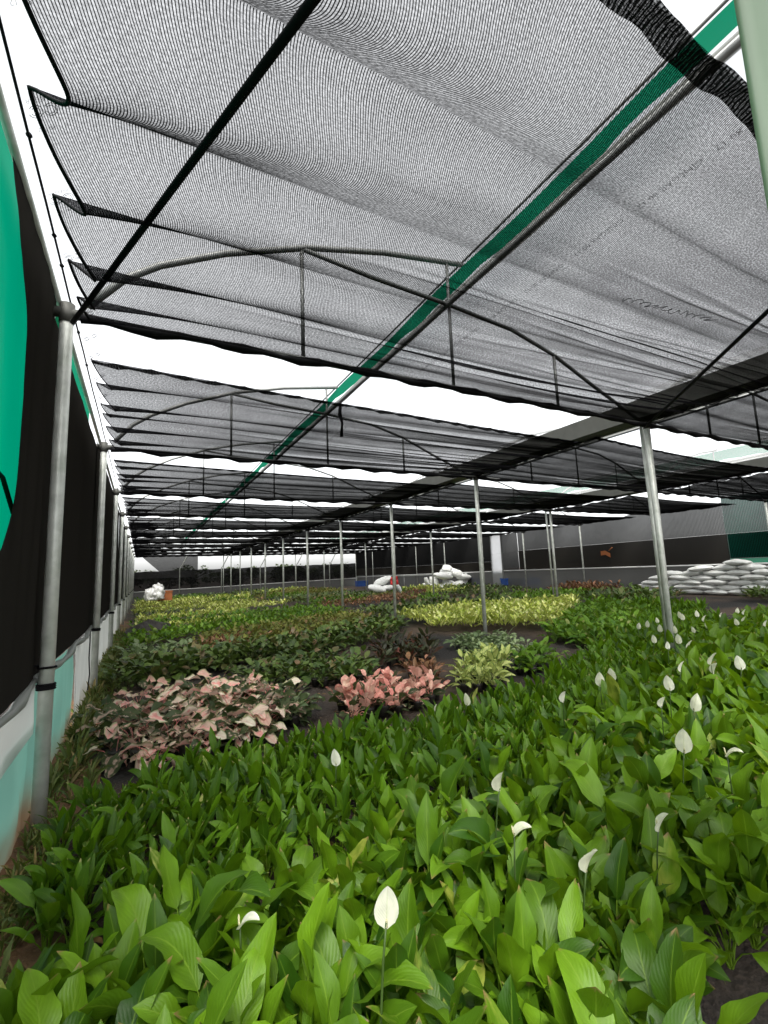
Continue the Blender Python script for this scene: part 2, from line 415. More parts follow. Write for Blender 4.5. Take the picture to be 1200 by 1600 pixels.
M['dead'] = leaf_mat('withered_leaf', (0.07, 0.04, 0.018), (0.22, 0.14, 0.05), (0.12, 0.07, 0.03), (0.2, 0.12, 0.04), transl=0.2)

# ------------------------------------------------------------------ the setting: ground
XG = [-0.55, 6.55, 13.2, 19.85]          # eave, two gutters, right eave
BAY, NBAY, H = 3.95, 11, 3.65
YEND = BAY * NBAY
g = MB()
g.add([(-600, -600, -0.03), (0, -600, -0.03), (0, 900, -0.03), (-600, 900, -0.03)], [(0, 1, 2, 3)])
g.add([(0, -600, -0.03), (20, -600, 0.33), (20, 900, 0.33), (0, 900, -0.03)], [(0, 1, 2, 3)])
g.add([(20, -600, 0.33), (900, -600, 0.33), (900, 900, 0.33), (20, 900, 0.33)], [(0, 1, 2, 3)])
tag(g.build('ground', M['ground'], smooth=False), 'dark weed mat and brown soil floor of the shade house', kind='structure')

def dirt_strip():
    b = MB()
    def fn(u, v):
        y = 2.0 + v * 20
        return (-0.75 + u * (0.42 + 0.08 * math.sin(y * 3)), y, -0.015 + 0.09 * (1 - u) ** 1.5 + 0.02 * math.sin(y * 7 + u * 5))
    b.sheet(fn, 6, 120)
    tag(b.build('soil', M['dirt']), 'strip of red brown dirt along the foot of the left wall', kind='structure')
dirt_strip()

# ------------------------------------------------------------------ steel frame
def span_x(s): return XG[s], XG[s + 1]

SPAN = ['left span', 'middle span', 'right span']
def truss(s, k, Y):
    x0, x1 = span_x(s); w = (x1 - x0) / 7.1
    X = lambda a: x0 + (a + 0.55) * w
    near = k <= 2
    n = 10 if near else 5
    t = empty('arched_truss', (x0, Y, H))
    tag(t, '%s arched pipe truss over the %s' % (ORD[k], SPAN[s]), 'roof truss', 'arched pipe trusses across the roof')
    def part(name, pts, r, mat='dark_steel'):
        b = MB(); b.tube([(px - x0, 0, pz - H) for px, pz in pts], r, n); b.build(name, M[mat], t)
    part('upper_arch', [(X(-0.42), 3.72), (X(-0.18), 4.02), (X(0.07), 4.21), (X(0.58), 4.48), (X(1.36), 4.79), (X(2.22), 5.01), (X(3.28), 5.19)], 0.03, 'mid_steel')
    part('lower_arch', [(X(1.3), 4.76), (X(2.05), 4.68), (X(3.05), 4.62), (X(4.0), 4.53), (X(4.71), 4.34), (X(5.45), 4.03), (X(6.35), 3.68)], 0.024)
    for xx, zt in ((1.3, 4.77), (3.05, 5.13), (4.71, 4.33)):
        part('strut', [(X(xx), H - 0.02), (X(xx), zt)], 0.019)
    part('tie_pipe', [(x0, H - 0.03), (x1, H - 0.03)], 0.028)
for k in range(0, NBAY + 1):
    for s in range(3):
        if k == 0 and s == 2: continue
        truss(s, k, k * BAY)

def posts(x, row, ks, group, r):
    for i, k in enumerate(ks):
        t = empty('steel_post', (x, k * BAY, gz(x)))
        tag(t, 'galvanised post in the %s, %s from the camera' % (row, ORD[i]), 'post', group)
        n = 16 if k < 4 else 8
        b = MB(); b.tube([(0, 0, -0.1), (0, 0, H - gz(x) + 0.02)], r, n); b.build('pole', M['steel'], t)
        b = MB()
        b.tube([(-0.10, 0, H - gz(x) - 0.02), (0.13, 0, H - gz(x) - 0.02)], r * 0.9, 8)
        b.tube([(0, 0, H - gz(x) - 0.10), (0, 0, H - gz(x) + 0.05)], r * 1.12, n)
        b.build('clamp', M['gutter'], t)
        if x < 0:
            for hz in ((0.90, 1.04) if k == 1 else (0.92,)):
                b = MB()
                for q in range(3 if hz < 1 else 1):
                    b.tube([(math.cos(a) * (r + .007), math.sin(a) * (r + .007), hz + q * 0.014 - (0.004 * math.sin(a))) for a in np.linspace(0, 2 * math.pi, 17)], 0.008, 5, False)
                b.tube([(-r, 0.02, hz + .01), (-r - 0.05, 0.0, hz + 0.02), (-r - 0.09, -0.02, hz - 0.01)], 0.008, 5)
                b.build('cable_tie', M['black'], t)
posts(XG[0], 'left wall row', range(1, NBAY + 1), 'posts along the left wall', 0.045)
posts(XG[1], 'first inner row', range(1, NBAY + 1), 'posts of the first inner row', 0.042)
posts(XG[2], 'second inner row', range(1, NBAY + 1), 'posts of the second inner row', 0.042)
posts(XG[3] - 0.25, 'right wall row', range(1, NBAY + 1), 'posts along the right wall', 0.042)
# a second, thinner pipe stands beside the nearest and second inner posts
for nm, px, py, lab in (('thin_pipe', 6.75, 4.12, 'thin grey pipe standing beside the nearest inner post'),
                        ('thin_pipe', 13.3, 12.1, 'thin grey pipe standing beside a post of the second inner row')):
    b = MB(); b.tube([(px, py, 0), (px - 0.05, py, H)], 0.03, 10); tag(b.build(nm, M['steel']), lab, 'pipe')
for i, px in enumerate(np.linspace(2.95, 16.7, 5)):
    b = MB(); b.tube([(px, YEND, 0), (px, YEND, 2.55), (px + 0.12, YEND - 0.05, 2.7), (px + 0.55, YEND - 0.4, H)], 0.04, 8)
    tag(b.build('wall_post', M['steel']), '%s post of the far wall counted from the left, bent near its top' % ['first', 'second', 'third', 'fourth', 'fifth'][i], 'post', 'posts of the far wall')

for i, xg in enumerate(XG[1:3]):
    b = MB()
    v, f = [], []
    prof = [(-0.17, 3.97), (-0.15, 3.70), (-0.06, 3.665), (0.06, 3.665), (0.15, 3.70), (0.17, 3.97), (0.14, 3.97), (0.12, 3.73), (-0.12, 3.73), (-0.14, 3.97)]
    ys = [-4 + 0.0] + [k * BAY for k in range(0, NBAY + 1)]
    for y in ys:
        for px, pz in prof: v.append((xg + px, y, pz))
    n = len(prof)
    for j in range(len(ys) - 1):
        for q in range(n):
            q2 = (q + 1) % n
            f.append((j * n + q, j * n + q2, (j + 1) * n + q2, (j + 1) * n + q))
    b.add(v, f)
    tag(b.build('roof_gutter', M['gutter'], smooth=False), 'broad dark gutter running over the %s row of inner posts' % ['first', 'second'][i], 'gutter', 'gutters between the spans')
    for off, zz in ((0.24, 3.72), (0.33, 3.78)):
        b = MB(); b.tube([(xg + off, -1, zz), (xg + off, YEND, zz)], 0.012, 6)
        tag(b.build('wire', M['black']), 'dark wire strung along the %s side of the %s gutter' % ('near' if off < .3 else 'far', ['first', 'second'][i]), 'wire')

# diagonal braces under the nets
for pts, lab in (([(-0.5, 3.86, 3.52), (0.43, 1.26, 3.48), (1.30, -1.05, 3.48)], 'black diagonal brace rising from the nearest left wall post'),
                 ([(6.45, 3.9, 3.56), (4.20, 1.49, 3.48), (2.1, -1.0, 3.48)], 'black diagonal brace running from the head of the nearest inner post')):
    b = MB(); b.tube(pts, 0.018, 10); tag(b.build('diagonal_brace', M['black']), lab, 'brace')
b = MB(); b.tube([(-0.55, -1 + j * 0.5, 3.80 + 0.008 * math.sin(j * 1.7)) for j in range(90)], 0.007, 5)
rp = b.build('rope', M['black']); tag(rp, 'thin black rope stretched along the top of the left wall', 'rope')
for yk in (2.55, 3.3, 3.62, 4.6, 5.3):
    b = MB(); b.tube([(-0.55, yk, 3.805 + q) for q in (-0.014, 0.0, 0.014)], [0.006, 0.016, 0.006], 6); b.build('knot', M['black'], rp)

# ------------------------------------------------------------------ ridge vents (green net, rolled film, ridge pipes)
for s in range(3):
    x0, x1 = span_x(s); w = (x1 - x0) / 7.1
    X = lambda a: x0 + (a + 0.55) * w
    t = empty('ridge_vent', (X(3.1), 0, 4.6))
    tag(t, 'ridge vent with a green net band along the %s' % SPAN[s], 'roof vent', 'ridge vents')
    ox, oz = X(3.1), 4.6
    b = MB()
    Y0, Y1 = -1.0, YEND
    b.sheet(lambda u, v: (X(3.10 + 0.17 * u + 0.02 * math.sin(v * 90)) - ox, Y0 + v * (Y1 - Y0), 4.77 + 0.38 * u + (0.02 * math.sin(v * 140) + 0.015 * math.sin(v * 333)) * (1 - u) - oz), 4, 240,
            lambda u, v: (u * 0.45, v * 45))
    b.build('green_net', M['green_net'], t)
    b = MB(); b.tube([(X(3.10) - ox, Y0 + q * (Y1 - Y0) / 60, 4.70 - oz + 0.01 * math.sin(q * 2.1)) for q in range(61)], 0.045, 8); b.build('rolled_film', M['roll'], t)
    b = MB(); b.tube([(X(3.03) - ox, Y0, 4.62 - oz), (X(3.03) - ox, Y1, 4.62 - oz)], 0.032, 8); b.build('ridge_pipe', M['dark_steel'], t)
    b = MB(); b.tube([(X(3.28) - ox, Y0, 5.22 - oz), (X(3.28) - ox, Y1, 5.22 - oz)], 0.014, 6); b.build('top_pipe', M['dark_steel'], t)
b = MB(); b.tube([(3.0, 7.1, 4.58), (2.98, 7.1, 4.35), (3.03, 7.12, 4.2), (3.0, 7.1, 3.95)], [0.02, 0.035, 0.02, 0.03], 6)
tag(b.build('hanging_strap', M['black']), 'short black strap dangling from the ridge pipe behind the nearest truss', 'strap')

# ------------------------------------------------------------------ roof films with their faint print
def text_mesh(txt, size):
    cu = bpy.data.curves.new('print', 'FONT'); cu.body = txt; cu.size = size; cu.align_x = 'CENTER'; cu.resolution_u = 2
    ob = bpy.data.objects.new('print', cu); COL.objects.link(ob)
    dg = bpy.context.evaluated_depsgraph_get()
    me = bpy.data.meshes.new_from_object(ob.evaluated_get(dg))
    COL.objects.unlink(ob); bpy.data.objects.remove(ob)
    me.materials.clear(); me.materials.append(M['print'])
    return me

def arc_pts(pts, s):
    x0, x1 = span_x(s); w = (x1 - x0) / 7.1
    return [(x0 + (a + 0.55) * w, z) for a, z in pts]
UP = [(-0.62, 3.78), (-0.30, 4.0), (0.07, 4.25), (0.58, 4.52), (1.36, 4.83), (2.22, 5.05), (3.30, 5.24)]
LO = [(3.07, 4.665), (4.0, 4.57), (4.71, 4.38), (5.45, 4.07), (6.40, 3.97)]
films = {}
for s in range(3):
    for nm, pr, lab in (('left', UP, 'clear plastic roof film on the left slope of the %s'), ('right', LO, 'clear plastic roof film on the right slope of the %s')):
        p = arc_pts(pr, s); b = MB()
        v, f, uv = [], [], []
        ys = np.linspace(0.0, YEND, 34)
        for y in ys:
            for i, (px, pz) in enumerate(p): v.append((px, y, pz - 0.02 * math.sin(math.pi * (y / BAY % 1)) * (0.0 if i in (0, len(p) - 1) else 1)))
        n = len(p)
        for j in range(len(ys) - 1):
            for i in range(n - 1): f.append((j * n + i, j * n + i + 1, (j + 1) * n + i + 1, (j + 1) * n + i))
        b.add(v, f)
        films[s, nm] = tag(b.build('roof_film', M['film']), lab % SPAN[s], 'roof film', 'roof films')

def put_mark(film, me, P, ex, ey):
    """a print lying in the film: ex = reading direction, ey = letter-up direction"""
    o = bpy.data.objects.new('printed_mark', me); link(o, film)
    ex = Vector(ex).normalized(); ey = Vector(ey); ey = (ey - ex * ey.dot(ex)).normalized(); ez = ex.cross(ey)
    m = Matrix((ex, ey, ez)).transposed().to_4x4(); m.translation = Vector(P)
    o.matrix_world = m
t_name, t_num = text_mesh('GINEGAR', 0.034), text_mesh('80  12', 0.034)
ring = MB()
for sx in (-0.035, 0.035):
    for rr in (0.033, 0.021):
        ring.tube([(sx + rr * math.cos(a), rr * math.sin(a), 0) for a in np.linspace(0.3, 5.6, 16)], 0.002, 4)
t_logo = ring.mesh('logo', M['print'])
t_line = text_mesh('GINEGAR 80 12', 0.075)
# left eave: the print is read from outside, so it shows mirrored and upside down from below
for y in (1.85, 2.42, 3.0, 3.55, 4.35, 4.75, 5.15, 5.7, 6.3):
    P = Vector((-0.475, y, 3.86))
    for me, dy in ((t_name, -0.07), (t_logo, 0.0), (t_num, 0.09)):
        put_mark(films[0, 'left'], me, P + Vector((0, dy, -0.012)), (-1, 0, -0.75), (0, 1, 0))
for y in (0.6, 1.2, 1.8, 2.45, 3.1, 3.75, 4.4, 4.85, 5.3, 6.2, 7.1, 8.0, 8.6, 9.2):
    put_mark(films[0, 'right'], t_line, (3.62, y, 4.585), (0, 1, 0), (1, 0, -0.11))

# ------------------------------------------------------------------ shade nets
def scallop(f):
    return max(0.0, math.sin(math.pi * min(1, f) ** 1.9)) ** 0.9

def belly(f):
    return max(0.0, math.sin(math.pi * min(1, f) ** 1.5))

def shade_net(s, k):
    x0, x1 = span_x(s)
    xl, xr = x0 + (0.09 if s == 0 else -0.08), x1 - 0.12
    Yn, Yf = k * BAY + 0.80, (k + 1) * BAY - 0.02
    d = max(0.0, Yn)
    nu, nv = (110, 320) if k == 0 else (70, 160) if k == 1 else (50, 44)
    rr = random.Random(100 * s + k)
    if s == 0 and k == 0: tips = [0.0, 0.2, 0.406, 0.597, 0.783, 0.92, 1.0]
    else:
        m = rr.choice((6, 7, 8)); tips = [0.0] + [min(0.97, max(0.03, (i + rr.uniform(-.25, .25)) / m)) for i in range(1, m)] + [1.0]
    ph = [rr.uniform(0, 6.28) for _ in range(8)]
    fr = [rr.uniform(7, 11), rr.uniform(15, 21), rr.uniform(26, 34), rr.uniform(44, 56)]
    def seg(v):
        for i in range(len(tips) - 1):
            if v <= tips[i + 1] or i == len(tips) - 2:
                return (v - tips[i]) / (tips[i + 1] - tips[i]), tips[i + 1] - tips[i]
    creases = [(rr.uniform(.03, .97), rr.uniform(-.10, .04), rr.uniform(.1, .6)) for _ in range(16)]
    amp = 1.0 if k == 0 else 0.75 if k == 1 else 0.4
    def fn(u, v):
        fsc, L = seg(v)
        Lm = L * (Yf - Yn)
        xs = xl + scallop(fsc) * min(0.165, 0.28 * Lm) * (1.0 if s == 0 else 0.2)
        x = xs + (xr - xs) * u
        e = (x - xl)
        yn = Yn + (0.03 * e if k > 0 else 0.0) + 0.03 * math.sin(u * 5 + ph[0]) * (k > 0) - (0.05 * math.sin(math.pi * min(1, e / 4)) if k == 0 else 0)
        y = yn + (Yf - yn) * v
        z = H - 0.045 * math.sin(math.pi * u) - 0.03 * math.sin(math.pi * v)
        z -= ((0.15 if k == 0 else 0.09) if s == 0 else 0.015) * min(1, Lm / 0.6) * belly(fsc) * math.exp(-e / 0.8) * 1.25              # bellies between the hooks
        z -= (0.05 if s == 0 else 0.015) * min(1, Lm / 0.6) * belly(fsc) * math.exp(-e / 4.0)
        a = amp * (0.006 + 0.030 * u ** 1.4) * min(1, 6 * (1 - v) + 0.15)
        for i, q in enumerate(fr):
            w = math.sin(q * v * 1.25 + ph[i] + 1.5 * math.sin(u * (2.2 + i) + ph[i + 3]) + u * (i - 1.3))
            z -= a * (0.75 ** i) * (abs(w) ** 0.6 * (1 if w > 0 else -0.35))
        if k <= 1:
            for vi, sl, st in creases:                                                       # sharp pleats pulled towards the gutter
                g_ = (v - vi - sl * (u - 0.5) - 0.008 * math.sin(u * 6 + vi * 40)) * (Yf - Yn) / 0.022
                if abs(g_) < 3 and u > st: z -= 0.034 * min(1, (u - st) * 3) * math.exp(-g_ * g_)
        return (x - x0, y - k * BAY, z - H)
    t = empty('shade_net', (x0, k * BAY, H))
    tag(t, 'black knitted shade net of the %s bay in the %s' % (ORD[k], SPAN[s]), 'shade net', 'black shade nets under the roof')
    b = MB(); b.sheet(fn, nu, nv, lambda u, v: (u * (xr - xl), v * (Yf - Yn))); b.build('net_panel', M['net'] if k == 0 else M['net_dense'], t)
    # doubled hem along the free edge, and the gathered edge wrapped round the tie pipe
    b = MB()
    hw = 0.03 if k == 0 else 0.02
    def hem(u, v):
        p = fn(u, v * hw)
        return (p[0], p[1] - 0.012 + 0.01 * math.sin(u * 60), p[2] - 0.012 - 0.012 * math.sin(u * 150 + v * 4))
    b.sheet(hem, nu, 3, lambda u, v: (u * (xr - xl), v * 0.12)); b.build('hem', M['hem'], t)
    b = MB()
    b.tube([(xl - x0 + (xr - xl) * q / 40, Yf - k * BAY, -0.05 - 0.02 * math.sin(q * 1.3 + ph[1]) * math.sin(q * .45)) for q in range(41)],
           [0.032 + 0.014 * math.sin(q * 1.7 + ph[2]) for q in range(41)], 7); b.build('gathered_edge', M['black'], t)
    if s == 0 and k < 3:
        b = MB()
        b.tube([(fn(0, q / 120)[0], fn(0, q / 120)[1], fn(0, q / 120)[2]) for q in range(121)], 0.009 if k == 0 else 0.006, 5); b.build('selvedge', M['black'], t)
    if s == 0 and k == 0:
        b = MB(); pts = []
        for q in range(121):
            a_ = q / 120; X_, Y_ = 3.10 + 0.98 * a_ + 0.02 * math.sin(q * .7), 1.93 - 0.12 * a_ + 0.028 * math.sin(q * 0.62) + 0.01 * math.sin(q * .23)
            u = (X_ - xl) / (xr - xl); v = (Y_ - Yn) / (Yf - Yn)
            pts.append((X_ - x0, Y_, fn(u, v)[2] - 0.012))
        b.tube(pts, 0.0026, 4); b.build('mending_thread', M['black'], t)
for k in range(NBAY):
    for s in range(3): shade_net(s, k)

# ------------------------------------------------------------------ left wall
lw = empty('left_wall', (XG[0] - 0.07, 0, 0))
tag(lw, 'left side wall of black net over a plastic skirt', 'wall')
wx = 0.0
def cloth(y0, y1, z0, z1, mat, name, dx=0.0, wob=0.02, edge0=None, nu=24, nv=24, parent=lw, seed=1):
    b = MB(); rr = random.Random(seed); a, c = rr.uniform(0, 6), rr.uniform(0, 6)
    def fn(u, v):
        ys = edge0(z0 + v * (z1 - z0)) if edge0 else y0
        y = ys + (y1 - ys) * u
        return (dx + wob * (math.sin(y * 4 + a) * 0.5 + math.sin(y * 9 + c + v * 2) * 0.35 + math.sin(y * 23 + c * 2 - v * 3) * 0.25) * (0.3 + math.sin(math.pi * v)), y, z0 + v * (z1 - z0))
    b.sheet(fn, nu, nv, lambda u, v: (y0 + u * (y1 - y0), z0 + v * (z1 - z0)))
    return b.build(name, mat, parent)
def torn(z):
    pts = [(0.95, 1.4), (1.35, 1.9), (1.6, 2.6), (1.75, 2.88), (1.98, 2.96), (2.3, 3.06), (2.66, 3.12), (3.1, 3.0), (3.38, 2.90), (3.6, 2.72), (3.8, 2.6)]
    for (a, ya), (b_, yb) in zip(pts, pts[1:]):
        if z <= b_: return ya + (yb - ya) * (z - a) / (b_ - a)
    return pts[-1][1]
cloth(2.6, BAY + 0.06, 0.95, 3.74, M['net_wall'], 'black_cloth', wob=0.03, edge0=torn, nv=60, nu=30)
cloth(0.4, 4.3, 1.2, 3.93, M['green_sheet'], 'green_cloth', dx=-0.06, seed=4)
b = MB(); b.tube([(-0.03, 1.6, 2.02), (-0.025, 2.4, 2.2), (-0.03, 2.98, 2.16), (-0.02, 3.2, 2.0)], 0.012, 6); b.build('seam_cord', M['dark_green'], lw)
for k in range(1, NBAY):
    y0, y1 = k * BAY, (k + 1) * BAY
    top = 3.62 if k == 1 else 3.70
    cloth(y0 - 0.12, y1 + 0.05, 0.95, top, M['net_wall'], 'black_cloth', dx=-0.004 * (k % 2) - 0.012, seed=k + 10, nu=16, nv=12)
cloth(BAY + .1, 2 * BAY - 1.2, 3.60, 3.76, M['green_net'], 'green_strip', dx=-0.02, wob=0.01, seed=33, nu=12, nv=3)
b = MB(); b.tube([(0.0, 0, 3.76), (0.0, YEND, 3.76)], 0.022, 8); b.build('top_rail', M['steel'], lw)
for k in range(0, NBAY):
    y0, y1 = k * BAY, (k + 1) * BAY
    b = MB()
    b.tube([(0.015 + 0.012 * math.sin(q * 1.1 + k), y0 + (y1 - y0) * q / 16, 0.955 + 0.02 * math.sin(q * .8 + k) - 0.03 * math.sin(math.pi * q / 16)) for q in range(17)],
           [0.027 + 0.010 * math.sin(q * 1.9 + k) for q in range(17)], 8)
    b.build('rolled_sill', M['white_sheet'], lw)
    if k < 2:
        m = y0 + (0.84 if k else 0.99) * (y1 - y0)
        if k == 1:
            cloth(y0, y0 + 2.2, 0, 0.94, M['teal'], 'skirt_sheet', dx=-0.02, wob=0.03, seed=50, nv=10)
            cloth(y0 + 2.2, y1, 0, 0.94, M['white_sheet'], 'skirt_sheet', dx=0.0, wob=0.03, seed=51, nv=10)
        else:
            cloth(y0, y1, 0.0, 0.70, M['teal'], 'skirt_sheet', dx=-0.02, wob=0.03, seed=52, nv=10)
            cloth(y0, y1, 0.62, 0.94, M['white_sheet'], 'skirt_sheet', dx=0.012, wob=0.012, seed=53, nv=6)
    else:
        cloth(y0, y1, 0, 0.94, M['white_sheet'], 'skirt_sheet', wob=0.03, seed=60 + k, nv=8)
b = MB(); b.tube([(0.03, 7.55, 0.95), (0.035, 7.5, 0.8), (0.03, 7.53, 0.6), (0.05, 7.45, 0.4), (0.04, 7.4, 0.2)], 0.008, 5)
b.build('loose_cord', M['black'], lw)

# ------------------------------------------------------------------ far wall
fw = empty('far_wall', (0, YEND + 0.06, 0)); tag(fw, 'far end wall of black net with a grey plastic skirt', 'wall')
def fcloth(x0, x1, zf0, zf1, mat, name, dy=0.0, nx=24, nz=10, parent=fw):
    b = MB()
    def fn(u, v):
        x = x0 + u * (x1 - x0); z0, z1 = zf0(x), zf1(x)
        return (x, dy + 0.03 * math.sin(x * 2.2 + v * 2), z0 + v * (z1 - z0))
    b.sheet(fn, nx, nz, lambda u, v: (x0 + u * (x1 - x0), v * 2)); return b.build(name, mat, parent)
frail = lambda x: 0.72 + 0.019 * x
for x0, x1 in zip(np.linspace(-0.55, 19.8, 7)[:-1], np.linspace(-0.55, 19.8, 7)[1:]):
    fcloth(x0, x1, frail, lambda x: 2.36 + 0.012 * x + 0.02 * math.sin(x * 3), M['net_far'], 'black_cloth')
    fcloth(x0, x1, lambda x: 0.0, lambda x: frail(x) - 0.02, M['grey_sheet'], 'skirt_sheet', 0.02)
fcloth(-0.5, 4.2, lambda x: 1.75 + .01 * x, lambda x: 2.28 + .01 * x, M['net_grey'], 'grey_cloth', -0.05)
fcloth(0.1, 4.4, lambda x: 2.30 if x > 1.4 else 2.30 + (1.4 - x) * 0.95, lambda x: 3.60, M['net_grey'], 'grey_cloth', -0.02)
b = MB(); b.tube([(-0.5, -0.05, frail(-.5)), (9, -0.05, frail(9)), (19.7, -0.05, frail(19.7))], 0.03, 6); b.build('rail', M['white_plastic'], fw)

# ------------------------------------------------------------------ right wall
XR = 19.62
rw = empty('right_wall', (XR, 0, 0)); tag(rw, 'right side wall of grey and black net over a grey skirt', 'wall')
def rcloth(y0, y1, z0, z1, mat, name, dx=0.0, ragged=0.0, nu=30, nv=8):
    b = MB()
    def fn(u, v):
        y = y0 + u * (y1 - y0); zt = z1 + ragged * (math.sin(y * 5) * .5 + math.sin(y * 13) * .3) * v
        return (dx + 0.03 * math.sin(y * 1.7 + v), y, z0 + v * (zt - z0))
    b.sheet(fn, nu, nv, lambda u, v: (y0 + u * (y1 - y0), z0 + v * (z1 - z0))); return b.build(name, mat, rw)
rcloth(9.3, 20.2, 2.55, 3.74, M['net_grey'], 'grey_cloth', 0, 0.05, 120)
rcloth(9.25, 20.2, 1.42, 2.545, M['net_wall'], 'black_cloth')
rcloth(20.2, 21.6, 1.42, 2.5, M['net_grey'], 'grey_cloth', -0.03)
rcloth(20.2, 21.6, 2.5, 3.62, M['net_grey'], 'grey_cloth', -0.03, 0.05)
rcloth(22.5, YEND, 2.0, 3.64, M['net_far'], 'grey_cloth', 0, 0.05, 120)
rcloth(22.5, YEND, 1.35, 1.995, M['net_wall'], 'black_cloth')
rcloth(2.0, 9.3, 2.55, 3.95, M['dark_green'], 'green_cloth')
rcloth(2.0, 9.25, 1.62, 2.545, M['dark_green'], 'green_cloth', -0.02)
rcloth(2.0, 9.25, 1.62, 2.545, M['net_wall'], 'black_cloth', 0.03)
rcloth(2.0, 9.25, 1.42, 1.615, M['green_net'], 'green_strip')
for y0 in np.arange(2.0, 43, 4.1): rcloth(y0, min(YEND, y0 + 4.1), 0.3, 1.38, M['grey_sheet'], 'skirt_sheet', 0.02)
b = MB(); b.tube([(-0.05, 2, 1.40), (-0.05, 21.5, 1.40)], 0.035, 6); b.build('rail', M['white_plastic'], rw)
b = MB(); b.tube([(-0.05, 22.6, 1.38), (-0.05, YEND, 1.2)], 0.03, 6); b.build('rail', M['white_plastic'], rw)
# torn corner flap and the orange stain/hole
b = MB(); b.sheet(lambda u, v: (-0.06, 14.2 + u * .5, 2.02 + v * 0.2 + 0.12 * (u - .5) - 0.16 * abs(u - .5)), 6, 4); o = b.build('orange_patch', M['orange'], rw)
b = MB(); b.tube([(-0.07, 14.25, 2.2), (-0.07, 14.05, 2.35)], 0.025, 5); b.build('orange_strip', M['orange'], rw)

t = empty('door_curtain', (XR - 0.06, 22.05, 0.4)); tag(t, 'tall white plastic door panel in the right wall behind the inner posts', 'door')
for z0, z1 in ((0.05, 1.0), (1.01, 2.05), (2.06, 3.28)):
    b = MB(); b.box((-0.03, -0.46, z0), (0.03, 0.46, z1)); b.build('panel', M['white_panel'], t, False)
for yy in (-0.49, 0.49):
    b = MB(); b.box((-0.04, yy - 0.03, 0), (0.04, yy + 0.03, 3.3)); b.build('frame', M['dark_steel'], t, False)

# pale green sheet hanging at the right beside the viewer
b = MB()
def sg(u, v):
    d = Vector((1.105 + u * 0.9, 0.36 - u * 0.55 + 0.02 * math.sin(u * 14), 1.2 + v * 2.6)); return d
b.sheet(sg, 24, 10)
o = b.build('hanging_sheet', M['sage'])
mod = o.modifiers.new('thickness', 'SOLIDIFY'); mod.thickness = 0.012
tag(o, 'pale sage green plastic sheet hanging at the upper right corner', 'plastic sheet')

# ------------------------------------------------------------------ leaves and plants
def leaf_arrays(L, W, pet, a0, a1, kap, shape='lance', rows=7, cols=4, fold=0.25, wav=0.0, seed=0, petr=0.0035, roll=0.0, tw=0.0, sb=0.0):
    """leaf grown from the origin towards +y: stalk from lean a0 to a1 (radians from upright), blade bending by kap"""
    rr = random.Random(seed)
    V, F, U = [], [], []
    y = z = 0.0
    if pet > 0:
        n = 3
        for i in range(n + 1):
            th = a0 + (a1 - a0) * (i / n) ** 1.5
            nx, nz_ = -math.cos(th), math.sin(th)
            r = petr * (1.4 - 0.6 * i / n)
            for k in range(3):
                an = 2.094 * k
                V.append((r * math.cos(an), y + nx * r * math.sin(an), z + nz_ * r * math.sin(an))); U.append((0.5, 0.02 * k))
            if i < n:
                y += math.sin(th) * pet / n; z += math.cos(th) * pet / n
        for i in range(n):
            for k in range(3):
                k2 = (k + 1) % 3
                F.append((i * 3 + k, i * 3 + k2, i * 3 + 3 + k2, i * 3 + 3 + k))
    b = len(V)
    p1, p2 = rr.uniform(0, 6), rr.uniform(0, 6)
    for i in range(rows + 1):
        t = i / rows
        th = a1 + kap * t ** 1.4
        d = (math.sin(th), math.cos(th)); nn = (-math.cos(th), math.sin(th))
        if shape == 'ovate':
            w = W * (math.sin(math.pi * min(1, t ** 0.66)) ** 0.75) if t < 1 else 0.0
            back = 0.05
        elif shape == 'heart':
            w = W * (0.86 * (1 - t) ** 0.62 * (1 + 0.9 * t)) if t < 1 else 0.0
            back = 0.30
        else:
            w = W * (math.sin(math.pi * min(1, t ** 0.82)) ** 0.8) if t < 1 else 0.0
            if i == 0: w = 0.06 * W
            back = 0.0
        w = max(w, 0.0006)
        for j in range(cols + 1):
            u = 2 * j / cols - 1
            lift = fold * abs(u) ** 1.3 * w + wav * W * math.sin(t * 9 + p1 + (0 if u < 0 else p2)) * abs(u) * math.sin(math.pi * min(1, t + .1))
            sh = -back * abs(u) ** 1.5 * (1 - t) ** 2 * L
            x = u * w * (1 - 0.12 * fold)
            ct, st = math.cos(roll + tw * t), math.sin(roll + tw * t)
            x, lift = x * ct - lift * st, x * st + lift * ct
            V.append((x + sb * t * t * L, y + d[0] * sh + nn[0] * lift, z + d[1] * sh + nn[1] * lift)); U.append(((u + 1) / 2, t))
        if i < rows:
            y += math.sin(th) * L / rows; z += math.cos(th) * L / rows
    for i in range(rows):
        for j in range(cols):
            q = b + i * (cols + 1) + j
            F.append((q, q + 1, q + cols + 2, q + cols + 1))
    V = np.array(V, np.float32)
    return V, np.array(F, np.int32), np.array(U, np.float32)

def mesh_np(name, V, F, U, mat):
    me = bpy.data.meshes.new(name)
    me.vertices.add(len(V)); me.vertices.foreach_set('co', np.ascontiguousarray(V, np.float32).ravel())
    me.loops.add(F.size); me.loops.foreach_set('vertex_index', np.ascontiguousarray(F, np.int32).ravel())
    me.polygons.add(len(F)); me.polygons.foreach_set('loop_start', np.arange(0, F.size, 4, dtype=np.int32))
    me.polygons.foreach_set('use_smooth', np.ones(len(F), bool))
    me.update(calc_edges=True)
    uvl = me.uv_layers.new(name='UVMap'); uvl.data.foreach_set('uv', U[F.ravel()].astype(np.float32).ravel())
    if mat: me.materials.append(mat)
    return me

